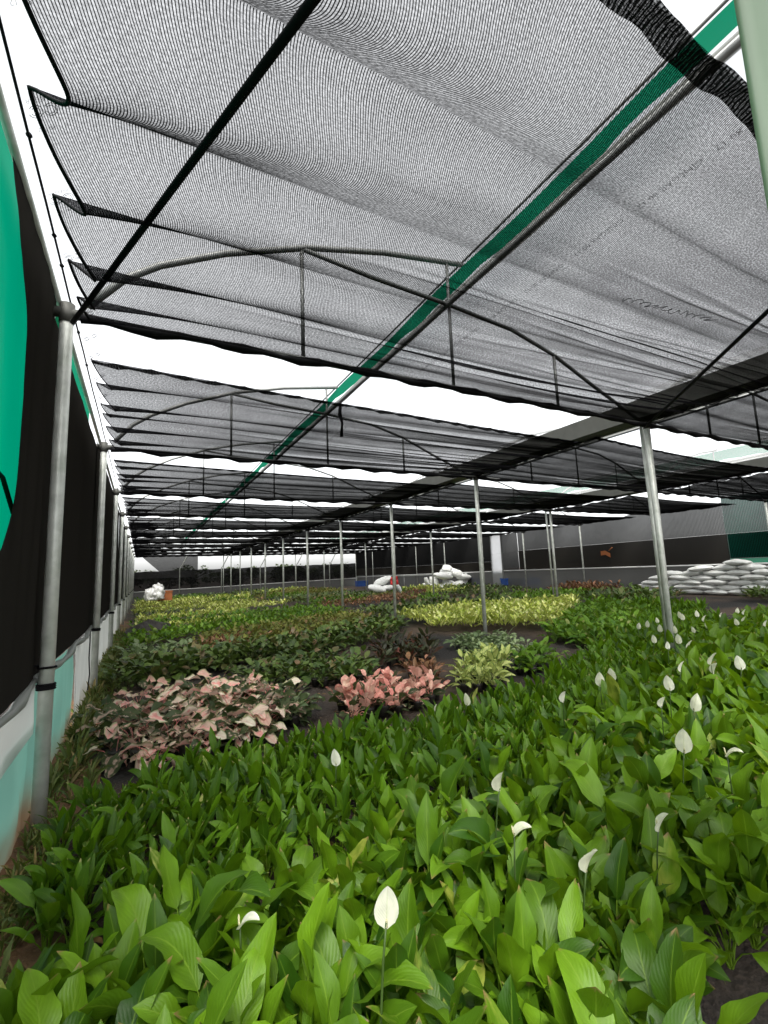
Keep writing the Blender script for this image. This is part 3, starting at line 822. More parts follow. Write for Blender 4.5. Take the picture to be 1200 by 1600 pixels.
def xform(V, yaw, tilt, sc, loc=(0, 0, 0)):
    c, s = math.cos(tilt), math.sin(tilt)
    R1 = np.array([[1, 0, 0], [0, c, s], [0, -s, c]])
    c, s = math.cos(yaw), math.sin(yaw)
    R2 = np.array([[c, -s, 0], [s, c, 0], [0, 0, 1]])
    return (V * sc) @ (R2 @ R1).T + np.array(loc)

# kind: blade length, half width, stalk range, leaf count, shape, classes of (lean0, lean1, bend), material
D = math.radians
UPR, MED, LOW = (D(6), D(14), D(18)), (D(16), D(38), D(48)), (D(28), D(62), D(75))
KINDS = {
    'peace_lily':        dict(L=.22, W=.046, pet=(.10, .30), n=20, shape='lance', cl=(UPR, MED, MED, LOW, LOW), mat='lily', rows=8, cols=4, wav=.30, fold=.35),
    'young_peace_lily':  dict(L=.168, W=.027, pet=(.07, .20), n=14, shape='lance', cl=(UPR, UPR, UPR, MED, MED, LOW), mat='young', rows=6, cols=2, wav=.2, fold=.4),
    'caladium':          dict(L=.145, W=.062, pet=(.10, .30), n=12, shape='heart', cl=((D(10), D(70), D(35)), (D(18), D(88), D(40)), (D(28), D(105), D(30))), mat='caladium', rows=6, cols=4, wav=.35, fold=.3),
    'salmon_plant':      dict(L=.125, W=.043, pet=(.10, .24), n=16, shape='lance', cl=((D(6), D(35), D(25)), (D(14), D(55), D(30)), (D(22), D(75), D(30))), mat='rose', rows=5, cols=4, wav=.2, fold=.3),
    'dark_leaf_plant':   dict(L=.17, W=.045, pet=(.10, .26), n=11, shape='lance', cl=((D(10), D(40), D(45)), (D(20), D(62), D(45)), (D(30), D(80), D(35))), mat='dark', rows=4, cols=2, wav=.1, fold=.25),
    'croton':            dict(L=.22, W=.040, pet=(.12, .42), n=20, shape='lance', cl=((D(8), D(30), D(40)), (D(20), D(55), D(45)), (D(30), D(75), D(40))), mat='croton', rows=5, cols=2, wav=.1, fold=.3),
    'bronze_plant':      dict(L=.13, W=.028, pet=(.10, .26), n=14, shape='lance', cl=((D(8), D(40), D(40)), (D(20), D(65), D(45))), mat='bronze', rows=4, cols=2, wav=.1, fold=.3),
    'cream_leaf_plant':  dict(L=.17, W=.042, pet=(.12, .26), n=12, shape='lance', cl=((D(6), D(30), D(30)), (D(14), D(50), D(40)), (D(24), D(72), D(40))), mat='varieg', rows=5, cols=4, wav=.1, fold=.3),
    'yellow_leaf_plant': dict(L=.16, W=.042, pet=(.12, .26), n=12, shape='lance', cl=((D(6), D(30), D(30)), (D(14), D(50), D(40))), mat='yellow', rows=3, cols=2, wav=.0, fold=.3),
    'green_foliage_plant': dict(L=.16, W=.042, pet=(.08, .26), n=13, shape='lance', cl=((D(8), D(34), D(40)), (D(18), D(58), D(45)), (D(28), D(80), D(35))), mat='mid', rows=4, cols=2, wav=.1, fold=.3),
    'silver_leaf_plant': dict(L=.16, W=.042, pet=(.06, .20), n=11, shape='lance', cl=((D(10), D(50), D(40)), (D(24), D(75), D(40))), mat='silver', rows=4, cols=2, wav=.1, fold=.25),
    'olive_leaf_plant':  dict(L=.14, W=.036, pet=(.08, .22), n=12, shape='lance', cl=((D(8), D(40), D(40)), (D(20), D(66), D(45))), mat='olive', rows=3, cols=2, wav=.0, fold=.3),
    'weed':              dict(L=.16, W=.012, pet=(.0, .12), n=12, shape='lance', cl=((D(5), D(20), D(40)), (D(15), D(40), D(60))), mat='grass', rows=3, cols=2, wav=.0, fold=.3),
}
POOL, ARR, FAR = {}, {}, {}
for name, K in KINDS.items():
    lst, meshes = [], []
    for ci, c in enumerate(K['cl']):
        for v in range(8):
            rr = random.Random(hash((ci, v)) % 9999 + len(name))
            a0 = c[0] * rr.uniform(.6, 1.4); a1 = c[1] * rr.uniform(.75, 1.25); kp = c[2] * rr.uniform(.3, 1.8)
            q = rr.uniform(.8, 1.15)
            frac = v / 7
            pet = K['pet'][0] + (K['pet'][1] - K['pet'][0]) * frac
            if ci == len(K['cl']) - 1: pet *= .75
            lst.append(leaf_arrays(K['L'] * q, K['W'] * q * rr.uniform(.85, 1.15), max(pet, .02), a0, a1, kp, K['shape'], K['rows'], K['cols'],
                                   K['fold'] * rr.uniform(.4, 1.3), K['wav'], v + 10 * ci, roll=rr.uniform(-.5, .5), tw=rr.uniform(-.9, .9), sb=rr.uniform(-.22, .22)))
    ARR[name] = lst
    POOL[name] = [mesh_np(name + '_leaf', *a, M[K['mat']]) for a in lst]

def recipe(name, r):
    K = KINDS[name]; n = max(4, int(K['n'] * r.uniform(.85, 1.2))); out = []
    ph = r.uniform(0, 6.28)
    for i in range(n):
        ci = min(len(K['cl']) - 1, int(len(K['cl']) * (i + r.random() * .8) / n))
        out.append((ci * 8 + r.randrange(8), ph + i * 2.4 + r.uniform(-.4, .4), r.uniform(-.12, .12), r.uniform(.8, 1.12)))
    return out
for name, K in KINDS.items():
    low = [leaf_arrays(K['L'], K['W'] * 1.1, 0, c[1], c[1], c[2], K['shape'], 2, 2, K['fold'], 0, 3) for c in K['cl']]
    full, lowp = [], []
    for v in range(6):
        r = random.Random(v + 77)
        Vs, Fs, Us, b = [], [], [], 0
        V2, F2, U2, b2 = [], [], [], 0
        for (mi, yaw, tl, s) in recipe(name, r):
            V, F, U = ARR[name][mi]
            Vs.append(xform(V, yaw, tl, s)); Fs.append(F + b); Us.append(U); b += len(V)
            ci = mi // 8
            pet = K['pet'][0] + (K['pet'][1] - K['pet'][0]) * ((mi % 8) / 7); c = K['cl'][ci]
            lean = (c[0] + c[1]) / 2
            V, F, U = low[ci]
            V2.append(xform(V + np.array([0, math.sin(lean) * pet, math.cos(lean) * pet]), yaw, tl, s)); F2.append(F + b2); U2.append(U); b2 += len(V)
        full.append((np.concatenate(Vs), np.concatenate(Fs), np.concatenate(Us)))
        lowp.append((np.concatenate(V2), np.concatenate(F2), np.concatenate(U2)))
    FAR[name] = (full, lowp, [None] * 6, [None] * 6)

POT = MB()
POT.tube([(0, 0, 0), (0, 0, 0.09), (0, 0, 0.10)], [0.05, 0.065, 0.068], 10)
POT_ME = POT.mesh('pot', M['pot'])

spots = {k: [] for k in KINDS}        # (distance, position, scale, label, pot)
def inside(p, poly):
    c = False
    for (x1, y1), (x2, y2) in zip(poly, poly[1:] + poly[:1]):
        if (y1 > p[1]) != (y2 > p[1]) and p[0] < (x2 - x1) * (p[1] - y1) / (y2 - y1) + x1: c = not c
    return c
def bed(kind, poly, sp, sc, label, pot=False, dense=1.0, seed=1):
    r = random.Random(seed * 31 + len(label)); mine = []
    xs = [p[0] for p in poly]; ys = [p[1] for p in poly]
    y = min(ys); row = 0
    while y < max(ys):
        x = min(xs) + (row % 2) * sp / 2
        while x < max(xs):
            p = (x + r.uniform(-.33, .33) * sp, y + r.uniform(-.33, .33) * sp)
            if inside(p, poly) and r.random() < dense:
                P = (p[0], p[1], gz(p[0]))
                if in_frame((P[0], P[1], P[2] + .3), 160):
                    mine.append((dist(P), P, sc * r.uniform(.82, 1.18), label, pot))
            x += sp
        y += sp * .87; row += 1
    if mine and 'distant' not in label and len(mine) > 12:
        # say which part of its bed a plant stands in
        brg = sorted(math.atan2(q[1][0], q[1][1]) for q in mine); b1, b2 = brg[len(brg) // 3], brg[2 * len(brg) // 3]
        md = sorted(q[0] for q in mine)[len(mine) // 2]
        for i, q in enumerate(mine):
            a = math.atan2(q[1][0], q[1][1])
            mine[i] = (q[0], q[1], q[2], '%s, %s %s part' % (label, 'front' if q[0] < md else 'back', 'left' if a < b1 else 'middle' if a < b2 else 'right'), pot)
    spots[kind].extend(q + (label,) for q in mine)

bed('peace_lily', [(-.46, 1.2), (.1, .75), (.8, .60), (1.1, .74), (1.5, 1.04), (1.9, 1.15), (2.5, 1.05), (3.1, .95), (4.6, 1.5), (11.5, 4.2), (10.9, 4.9), (6.3, 3.75), (4.3, 2.95), (2.5, 2.38), (1.8, 2.4), (1.0, 2.28), (.5, 2.06), (-.1, 2.1), (-.46, 2.1)],
    .19, 1.0, 'broad leaved peace lily packed in the front bed', seed=2)
bed('young_peace_lily', [(-.42, 2.75), (-.1, 2.38), (.5, 2.28), (1.0, 2.54), (1.8, 2.62), (2.5, 2.6), (4.3, 3.2), (6.2, 4.0), (10.7, 5.3), (11.6, 7.4), (9.0, 6.2), (6.3, 5.0), (4.4, 4.15), (2.6, 3.75), (1.6, 4.1), (1.0, 4.1), (0, 3.95), (-.36, 3.7)],
    .165, 1.0, 'narrow leaved young peace lily packed in the second bed', seed=3)
bed('caladium', [(-.35, 4.9), (.4, 4.5), (1.1, 4.62), (1.65, 5.0), (1.45, 6.3), (.9, 6.9), (.1, 6.9), (-.4, 5.9)], .235, 1.05, 'pink and cream heart leaved caladium in the bed beside the left wall', True, dense=.85, seed=4)
bed('silver_leaf_plant', [(1.35, 5.0), (1.75, 4.95), (1.7, 5.6), (1.4, 5.7)], .2, .9, 'pale cream green plant at the edge of the pink caladiums', True, seed=5)
bed('salmon_plant', [(1.85, 4.5), (2.3, 4.45), (3.25, 4.75), (3.3, 5.3), (2.6, 5.4), (1.95, 5.25)], .21, 1.0, 'salmon pink leaved plant in the small bright bed behind the young lilies', True, seed=6)
bed('bronze_plant', [(3.35, 5.3), (3.75, 5.35), (3.85, 6.1), (3.4, 6.1)], .2, 1.0, 'bronze brown plant between the salmon and cream leaved plants', True, seed=7)
bed('cream_leaf_plant', [(3.45, 4.55), (3.95, 4.55), (4.9, 5.35), (4.9, 5.75), (4.1, 5.7)], .21, 1.0, 'cream and green leaved plant in the small bed beside the dark croton', True, seed=8)
bed('green_foliage_plant', [(4.6, 4.75), (5.6, 5.1), (5.8, 5.7), (5.1, 5.6)], .21, 1.0, 'bushy green plant beside the cream leaved bed', True, seed=9)
bed('dark_leaf_plant', [(1.5, 6.7), (2.9, 6.0), (3.3, 7.0), (2.4, 7.8), (1.3, 7.7)], .2, .95, 'dark leaved plant behind the salmon pink bed', True, seed=10)
bed('croton', [(3.3, 6.6), (4.3, 6.4), (5.0, 7.5), (3.9, 7.8)], .3, .85, 'dark red green croton standing on the brown path', True, seed=11)
bed('silver_leaf_plant', [(4.9, 6.3), (6.2, 6.2), (6.7, 7.6), (5.5, 7.7)], .23, 1.0, 'pale silvery green plant behind the cream leaved bed', seed=12)
bed('dark_leaf_plant', [(-.42, 7.9), (1.9, 8.6), (2.9, 8.3), (6.2, 10.6), (6.2, 11.6), (2.5, 9.9), (-.3, 9.6)], .22, 1.1, 'dark olive leaved plant in the wide bed behind the caladiums', seed=13)
bed('yellow_leaf_plant', [(6.3, 9.5), (8.3, 7.5), (12.9, 10.7), (10.0, 12.6), (6.9, 12.4)], .25, 1.1, 'yellow leaved plant in the bright bed behind the nearest inner post', seed=14)
bed('green_foliage_plant', [(8.6, 7.6), (7.2, 7.0), (6.9, 5.8), (7.6, 5.3), (11.8, 7.6), (13.0, 9.6), (12.2, 9.9)], .23, 1.1, 'mid green plant in the bed around the second inner post', seed=15)
bed('olive_leaf_plant', [(2.4, 10.3), (6.3, 12.2), (6.4, 14.6), (1.6, 13.2), (.9, 11.2)], .26, 1.05, 'olive brown leaved plant behind the dark bed', seed=16)
bed('silver_leaf_plant', [(-.2, 10.2), (.9, 10.2), (1.3, 11.4), (-.2, 11.7)], .28, 1.2, 'pale broad leaved plant in the patch by the left wall', seed=17)
bed('bronze_plant', [(1.1, 10.3), (2.2, 10.4), (2.0, 11.4), (1.4, 11.2)], .25, 1.0, 'bronze plant beside the pale patch', seed=18)
bed('green_foliage_plant', [(-.3, 12.2), (1.5, 13.4), (6.4, 14.9), (6.4, 16.3), (-.3, 14.9)], .3, 1.1, 'mid green plant in the bed behind the pale patch', seed=19)
bed('yellow_leaf_plant', [(-.1, 15.9), (3.2, 16.2), (3.3, 17.0), (-.1, 16.7)], .28, .85, 'yellow flecked plant in a low strip by the left wall', seed=20)
bed('green_foliage_plant', [(3.4, 16.6), (6.4, 17), (6.4, 18.6), (3.4, 18.2), (-.2, 17.9), (-.2, 17.2)], .32, 1.1, 'green plant in the strip behind the yellow flecked plants', seed=21)
bed('yellow_leaf_plant', [(-.1, 18.9), (4.0, 19.2), (4.0, 20.6), (-.1, 20.3)], .32, 1.0, 'yellow green plant in the second strip by the left wall', seed=22)
bed('yellow_leaf_plant', [(-.2, 23.6), (5.2, 23.8), (5.2, 25.2), (-.2, 25.0)], .34, 1.15, 'bright yellow plant in the far strip by the left wall', seed=23)
bed('dark_leaf_plant', [(6.8, 13.0), (9.5, 13.4), (12.4, 12.2), (12.8, 13.6), (9.5, 15.2), (6.8, 14.8)], .3, 1.2, 'dark green plant in the bed behind the yellow leaved bed', seed=24)
bed('silver_leaf_plant', [(7.0, 15.2), (13.0, 14.6), (13.0, 15.4), (7.0, 16.0)], .32, 1.0, 'pale plant in the thin strip behind the dark green bed', seed=25)
bed('green_foliage_plant', [(13.4, 12.0), (16.8, 12.6), (17.2, 15.4), (13.4, 16.5)], .34, .95, 'green plant in the bed before the right wall', seed=26)
bed('dark_leaf_plant', [(13.2, 8.4), (16.8, 9.6), (17.2, 12.0), (13.6, 11.4)], .32, 1.35, 'dark green bush in the bed before the white sandbags', seed=27)
bed('bronze_plant', [(17.0, 13.0), (18.6, 13.0), (18.6, 16.0), (17.2, 16.0)], .32, 1.6, 'bronze leaved shrub by the foot of the right wall', seed=28)
bed('dark_leaf_plant', [(15.6, 5.4), (18.2, 6.4), (18.4, 8.2), (16.6, 7.6)], .32, 1.2, 'dark green bush in front of the sandbags at the right', seed=29)
bed('young_peace_lily', [(11.8, 6.2), (12.9, 7.0), (13.0, 8.6), (12.2, 8.2)], .22, 1.2, 'green lily at the far end of the second bed', seed=30)
# strips that fill the far part of the house
r = random.Random(5)
MIX = ['green_foliage_plant', 'dark_leaf_plant', 'olive_leaf_plant', 'silver_leaf_plant', 'green_foliage_plant', 'bronze_plant', 'yellow_leaf_plant']
WRD = {'green_foliage_plant': 'mid green', 'dark_leaf_plant': 'dark green', 'olive_leaf_plant': 'olive', 'silver_leaf_plant': 'pale green', 'bronze_plant': 'bronze', 'yellow_leaf_plant': 'yellow'}
y = 15.6
while y < 42.0:
    dep = r.uniform(1.3, 2.0)
    for (xa, xb) in ((-.2, 6.3), (6.9, 12.9), (13.5, 18.2)):
        if y < 18.5 and xa < 3 or (19 < y < 21.5 and xa < 3) or (22.5 < y < 25.5 and xa < 3): continue
        if y < 16.5: continue
        if y > 25 and xa > 10: continue
        if y > 36.5 and xa < 3 and False: continue
        m = (xa + xb) / 2 + r.uniform(-1.5, 1.5)
        for a, b_ in ((xa, m), (m, xb)):
            kd = r.choice(MIX)
            bed(kd, [(a, y), (b_, y), (b_, y + dep), (a, y + dep)], .42, r.uniform(1.0, 1.35), '%s plant in the distant beds under the far nets' % WRD[kd], seed=int(y * 10 + a))
    y += dep + r.uniform(.25, .5)
    
NICE = {'peace_lily': 'peace lily', 'young_peace_lily': 'peace lily'}
def build_plant(kind, P, sc, label, pot, group, parts, r):
    yaw = r.uniform(0, 6.28)
    if not parts:
        i = r.randrange(6)
        fl = FAR[kind]
        hi = dist(P) < 11
        store = fl[2] if hi else fl[3]
        if store[i] is None: store[i] = mesh_np(kind, *(fl[0] if hi else fl[1])[i], M[KINDS[kind]['mat']])
        o = bpy.data.objects.new(kind, store[i]); link(o)
        o.location = P; o.rotation_euler = (0, 0, yaw); o.scale = (sc,) * 3
        return tag(o, label, 'plant', group)
    t = empty(kind, P, yaw); t.scale = (sc,) * 3
    tag(t, label, 'plant', group)
    for mi, yw, tl, s in recipe(kind, r):
        me = POOL[kind][mi]
        o = bpy.data.objects.new('leaf', me); link(o, t)
        if kind == 'caladium' and r.random() < .42: o.material_slots[0].link = 'OBJECT'; o.material_slots[0].material = M['caladium_low']
        if kind == 'salmon_plant' and (mi >= 16 or r.random() < .15): o.material_slots[0].link = 'OBJECT'; o.material_slots[0].material = M['caladium_low']
        if kind in ('peace_lily',) and mi >= 24 and r.random() < .02: o.material_slots[0].link = 'OBJECT'; o.material_slots[0].material = M['dead']; s *= .6
        o.rotation_euler = (-tl, r.uniform(-.1, .1), yw); o.scale = (s, s, s)
        o.location = (r.uniform(-.012, .012), r.uniform(-.012, .012), 0)
    if pot:
        link(bpy.data.objects.new('pot', POT_ME), t)
    return t

# ---- flowering lilies: flower head (x, y, z), size, turn, nod, label
SP = {}
def spathe_mesh(v, bend, cup):
    V, F, U = leaf_arrays(.125, .041, 0, bend[0], bend[0], bend[1], 'ovate', 10, 4, cup, 0.05, v)
    return mesh_np('spathe', V, F, U, M['spathe'])
SPATHES = [spathe_mesh(1, (D(-6), D(14)), .22), spathe_mesh(2, (D(10), D(30)), .6), spathe_mesh(3, (D(2), D(-30)), .4), spathe_mesh(4, (D(30), D(80)), .4)]
SPX = MB(); SPX.tube([(0, 0, 0), (0, -.008, .025), (0, -.012, .05), (0, -.014, .062)], [.004, .0055, .005, .002], 8); SPX_ME = SPX.mesh('spadix', M['spadix'])
FLOWERS = [
    ((603, 1425), .72, 1.05, 0, 'young', 'peace lily with one round white spathe standing clear in the middle of the front bed'),
    ((780, 1222), .70, 1.0, 1, '', 'peace lily with a pale greenish pointed spathe near the centre right of the front bed'),
    ((803, 1293), .66, .8, 3, '', 'peace lily whose white spathe nods sideways, just below the greenish pointed one'),
    ((915, 1345), .64, .95, 1, '', 'peace lily with a narrow curled white spathe low in the right of the front bed'),
    ((1028, 1285), .64, .85, 1, '', 'peace lily with a thin slanting white spathe right of the curled one'),
    ((1068, 1162), .74, 1.15, 0, '', 'peace lily carrying the biggest round white spathe on a tall dark stalk at the right'),
    ((1046, 1070), .76, 1.05, 0, '', 'peace lily with an upright pointed white spathe above the biggest round one'),
    ((1033, 1098), .72, .8, 1, '', 'peace lily with a small narrow spathe left below the upright pointed one'),
    ((1083, 1100), .74, 1.1, 2, '', 'peace lily with a tall backward curled white spathe on a long stalk at the right'),
    ((1110, 1030), .76, 1.25, 1, '', 'peace lily with two narrow spathes one above the other near the right edge'),
    ((1158, 1038), .76, 1.15, 0, '', 'peace lily with a broad white spathe at the right edge of the flowering bed'),
    ((1063, 1043), .74, .95, 1, '', 'peace lily with a thin slanting spathe left of the double spathes'),
    ((375, 1435), .55, .8, 3, '', 'peace lily with a hooked white spathe tip at the lower left of the front bed'),
    ((1135, 1172), .66, .9, 3, '', 'peace lily with a flat cream spathe half hidden by leaves at the right'),
    ((525, 1187), .52, .95, 0, 'young', 'young peace lily with a single slim white spathe among the narrow leaves at the left'),
    ((730, 1095), .55, .95, 0, 'young', 'young peace lily with a single white spathe at the back of the second bed'),
    ((680, 1107), .46, .6, 1, 'young', 'young peace lily with a tiny white spathe left of the single one at the back'),
    ((880, 1090), .62, .95, 1, 'young', 'young peace lily with a narrow leaning white spathe right of the middle'),
    ((937, 1064), .66, 1.15, 0, '', 'lily with the left one of a pair of bright white spathes'),
    ((956, 1056), .66, 1.1, 0, '', 'lily with the right one of a pair of bright white spathes'),
]
FAR_FL = [(997, 979), (1011, 976), (1028, 970), (1031, 983), (1042, 965), (1050, 975), (1054, 985), (1063, 962), (1067, 965), (1084, 985), (1060, 1000), (1099, 967), (1105, 978), (1126, 962), (1152, 955), (1162, 957), (1152, 973), (1162, 968), (1075, 1008), (1044, 1010), (1196, 975), (1022, 1000), (1090, 960)]
for i, p in enumerate(FAR_FL):
    FLOWERS.append((p, .72, rng.uniform(.8, 1.15), rng.choice((0, 0, 1, 2)), '', 'flowering peace lily in the cluster of white spathes by the nearest inner post'))
def unproj(p, z):
    d = ROT @ Vector((p[0] - 600, 800 - p[1], -715)); k = (z - CAMPOS.z) / d.z
    return CAMPOS + d * k
taken = []
fr_ = random.Random(3)
for (px, z, fs, sh, yg, lab) in FLOWERS:
    fs *= .84; z -= .07
    head = unproj(px, z)
    kind = 'young_peace_lily' if yg == 'young' and z < .7 else 'peace_lily'
    base = Vector((head.x + fr_.uniform(-.06, .06), head.y + fr_.uniform(-.02, .07), gz(head.x)))
    far = lab.startswith('flowering')
    t = build_plant(kind, tuple(base), 1.0, lab, False, 'flowering peace lilies by the inner post' if far else None, True, fr_)
    t.rotation_euler = (0, 0, 0)
    taken.append((base.x, base.y))
    h = head - base
    b = MB(); b.tube([(0, 0, 0), (h.x * .2, h.y * .2, h.z * .4), (h.x * .7, h.y * .7, h.z * .8), (h.x, h.y, h.z - .03 * fs)], [.0045, .004, .0035, .003], 6)
    b.build('flower_stalk', M['stem'], t)
    a = math.atan2(head.x, head.y)                       # bearing from the viewer
    s_ = bpy.data.objects.new('spathe', SPATHES[sh]); link(s_, t)
    s_.location = (h.x, h.y, h.z - .045 * fs); s_.scale = (fs, fs, fs)
    s_.rotation_euler = (fr_.uniform(-.15, .1), fr_.uniform(-.25, .25), math.pi - a + fr_.uniform(-.5, .5) + (1.2 if sh in (1, 3) else 0))
    q = bpy.data.objects.new('spadix', SPX_ME); link(q, s_)
    if 'two narrow' in lab:
        s2 = s_.copy(); link(s2, t); s2.location = (h.x + .03, h.y, h.z - .14); s2.rotation_euler = (.3, .5, s_.rotation_euler.z + .7)

LAND = []
for (px, z, fs, sh, yg, lab), (bx, by) in zip(FLOWERS, taken):
    if not lab.startswith('flowering'): LAND.append((bx, by, lab))
SHORT = ['round middle spathe', 'greenish pointed spathe', 'sideways nodding spathe', 'narrow curled spathe', 'slanting low spathe',
         'biggest round spathe', 'upright pointed spathe', 'small narrow spathe', 'backward curled spathe', 'two stacked narrow spathes', 'broad rightmost spathe',
         'slanting upper spathe', 'hooked white spathe', 'flat cream spathe', 'slim lone spathe', 'lone back spathe', 'tiny back spathe',
         'narrow leaning spathe', 'left paired spathe', 'right paired spathe']
used_lab = set()
def lily_label(kind, P, lab):
    best = None
    for (bx, by, _), sh in zip(LAND, SHORT):
        dx, dy = P[0] - bx, P[1] - by
        dd = math.hypot(dx, dy)
        if dd > .42: continue
        vx, vy = bx / math.hypot(bx, by), by / math.hypot(bx, by)      # away from the viewer
        f, sd = dx * vx + dy * vy, dx * vy - dy * vx
        w = ('behind' if f > 0 else 'before') if abs(f) > abs(sd) else ('right of' if sd > 0 else 'left of')
        l = 'flowerless %s lily just %s the one with the %s' % ('broad leaved' if kind == 'peace_lily' else 'narrow leaved', w, sh)
        if l in used_lab: continue
        if best is None or dd < best[0]: best = (dd, l)
    if best: used_lab.add(best[1]); return best[1]
    return lab
PART_D = {'peace_lily': 8.5, 'young_peace_lily': 6.3, 'caladium': 9, 'salmon_plant': 9, 'bronze_plant': 7, 'cream_leaf_plant': 9, 'green_foliage_plant': 11.5, 'dark_leaf_plant': 12.4, 'croton': 9, 'yellow_leaf_plant': 11.3, 'olive_leaf_plant': 12.2,  'silver_leaf_plant': 7}
pr = random.Random(9)
for kind, lst in spots.items():
    if not lst: continue
    lst = [q for q in lst if not any((q[1][0] - a) ** 2 + (q[1][1] - b_) ** 2 < .009 for a, b_ in taken)]
    lst.sort(key=lambda q: (not in_frame((q[1][0], q[1][1], q[1][2] + .35), 10), q[0]))
    for q in lst[:275]:
        build_plant(kind, q[1], q[2], lily_label(kind, q[1], q[3]) if kind.endswith('peace_lily') else q[3], q[4], q[5], q[0] < PART_D.get(kind, 0), pr)
    rest = lst[275:]
    if rest:
        Vs, Fs, Us, b = [], [], [], 0
        for d_, P, s, lab, pot, _ in rest:
            V, F, U = FAR[kind][0 if d_ < 9 else 1][pr.randrange(6)]
            V = xform(V, pr.uniform(0, 6.28), 0, s, P)
            Vs.append(V); Fs.append(F + b); Us.append(U); b += len(V)
        o = link(bpy.data.objects.new('foliage_bed', mesh_np('foliage_bed', np.concatenate(Vs), np.concatenate(Fs), np.concatenate(Us), M[KINDS[kind]['mat']])))
        tag(o, 'mass of %s plants crowding the more distant beds' % kind.replace('_plant', '').replace('_', ' '), 'plants', None, 'stuff')

# weeds along the left wall and here and there on the paths
Vs, Fs, Us, b = [], [], [], 0
wr_ = random.Random(21)
for i in range(420):
    y = 2.3 + 14 * wr_.random() ** 1.3; x = -.58 + abs(wr_.gauss(0, .12))
    V, F, U = FAR['weed'][0][wr_.randrange(6)]
    V = xform(V, wr_.uniform(0, 6.28), 0, wr_.uniform(.4, 1.3) * (.55 if y < 4.4 else 1), (x, y, -.01)); Vs.append(V); Fs.append(F + b); Us.append(U); b += len(V)
o = link(bpy.data.objects.new('weeds', mesh_np('weeds', np.concatenate(Vs), np.concatenate(Fs), np.concatenate(Us), M['grass'])))
tag(o, 'weeds and thin grass growing along the foot of the left wall', 'weeds', None, 'stuff')
# fallen dead leaves
Vs, Fs, Us, b = [], [], [], 0
for i in range(260):
    V, F, U = leaf_arrays(.09, .02, 0, D(88), D(88), D(20), 'lance', 3, 2, .5, .2, i)
    y = wr_.uniform(2.2, 9); x = wr_.uniform(-.5, .1 + y * .5)
    V = xform(V, wr_.uniform(0, 6.28), 0, wr_.uniform(.5, 1.2), (x, y, gz(x) + .01)); Vs.append(V); Fs.append(F + b); Us.append(U); b += len(V)
o = link(bpy.data.objects.new('leaf_litter', mesh_np('leaf_litter', np.concatenate(Vs), np.concatenate(Fs), np.concatenate(Us), M['dead'])))
tag(o, 'dry fallen leaves scattered over the floor', 'leaf litter', None, 'stuff')

# ------------------------------------------------------------------ sacks, bags and crates
def sack_mesh(seed, L=.80, W=.44, Hh=.21):
    r = random.Random(seed); b = MB(); a = [r.uniform(0, 6) for _ in range(4)]
    def fn(u, v):
        e = math.sin(math.pi * min(1, max(0, u))) ** .42
        x = (u - .5) * L
        th = 2 * math.pi * v
        cy, cz = math.cos(th), math.sin(th)
        w = W / 2 * (.80 + .20 * e) * (abs(cy) ** .75) * (1 if cy > 0 else -1)
        h = Hh / 2 * max(e, .06) * (abs(cz) ** .8) * (1 if cz > 0 else -1)
        k = .012 * math.sin(x * 14 + a[0]) + .009 * math.sin(x * 29 + a[1] + th)
        return (x, w + .012 * math.sin(x * 7 + a[2]), h * (1 + k * 5) + .01 * math.sin(x * 5 + a[3]))
    b.sheet(fn, 14, 14)
    return b.mesh('sack', M['sack'])
SACKS = [sack_mesh(i) for i in range(4)]
WORDN = ['lowest', 'second', 'third', 'fourth', 'fifth', 'sixth', 'top']
sr = random.Random(8)
heights = {}
ys = [11.75 - i * .80 for i in range(7)]
LAY = [3, 5, 5, 6, 7, 6, 7]
first = None
for c, yc in enumerate(ys):
    for l in range(LAY[c]):
        o = bpy.data.objects.new('sandbag', SACKS[sr.randrange(4)]); link(o)
        o.location = (18.75 + sr.uniform(-.06, .06) - .03 * l, yc + (.4 if l % 2 else 0) + sr.uniform(-.05, .05), .42 + l * .175)
        o.rotation_euler = (sr.uniform(-.06, .06), sr.uniform(-.05, .05), math.pi / 2 + sr.uniform(-.12, .12))
        tag(o, '%s white sandbag in the %s column of the stack, counted from the left' % (WORDN[l] if l < LAY[c] - 1 else 'top', ['first', 'second', 'third', 'fourth', 'fifth', 'sixth', 'seventh'][c]),
            'sandbag', 'white sandbags stacked before the right wall')

def lump_mesh(seed, sx, sy, sz, mat):
    r = random.Random(seed); b = MB(); a = [r.uniform(0, 6) for _ in range(6)]
    def fn(u, v):
        th, ph = 2 * math.pi * u, math.pi * (v - .5)
        d = 1 + .13 * math.sin(3 * th + a[0]) * math.cos(ph) + .09 * math.sin(5 * th + a[1] + 4 * ph) * math.cos(ph) + .07 * math.sin(7 * ph + a[2] + 2 * th) + .05 * math.sin(11 * th + a[3] - 6 * ph) * math.cos(ph)
        z = math.sin(ph) * d
        if z < -.55: z = -.55 + (z + .55) * .1
        if v > .9: d *= .8
        return (sx * math.cos(th) * math.cos(ph) ** .7 * d, sy * math.sin(th) * math.cos(ph) ** .7 * d, sz * (z + .56))
    b.sheet(fn, 36, 22)
    me = b.mesh('plastic_sack', M[mat])
    for v_ in me.vertices:
        n_ = noise.noise_vector(v_.co * 5.0 + Vector((seed, 0, 0))) * .10 + noise.noise_vector(v_.co * 12.0 + Vector((0, seed, 0))) * .05
        v_.co += n_ * (1 if v_.co.z > .05 else .3)
    return me
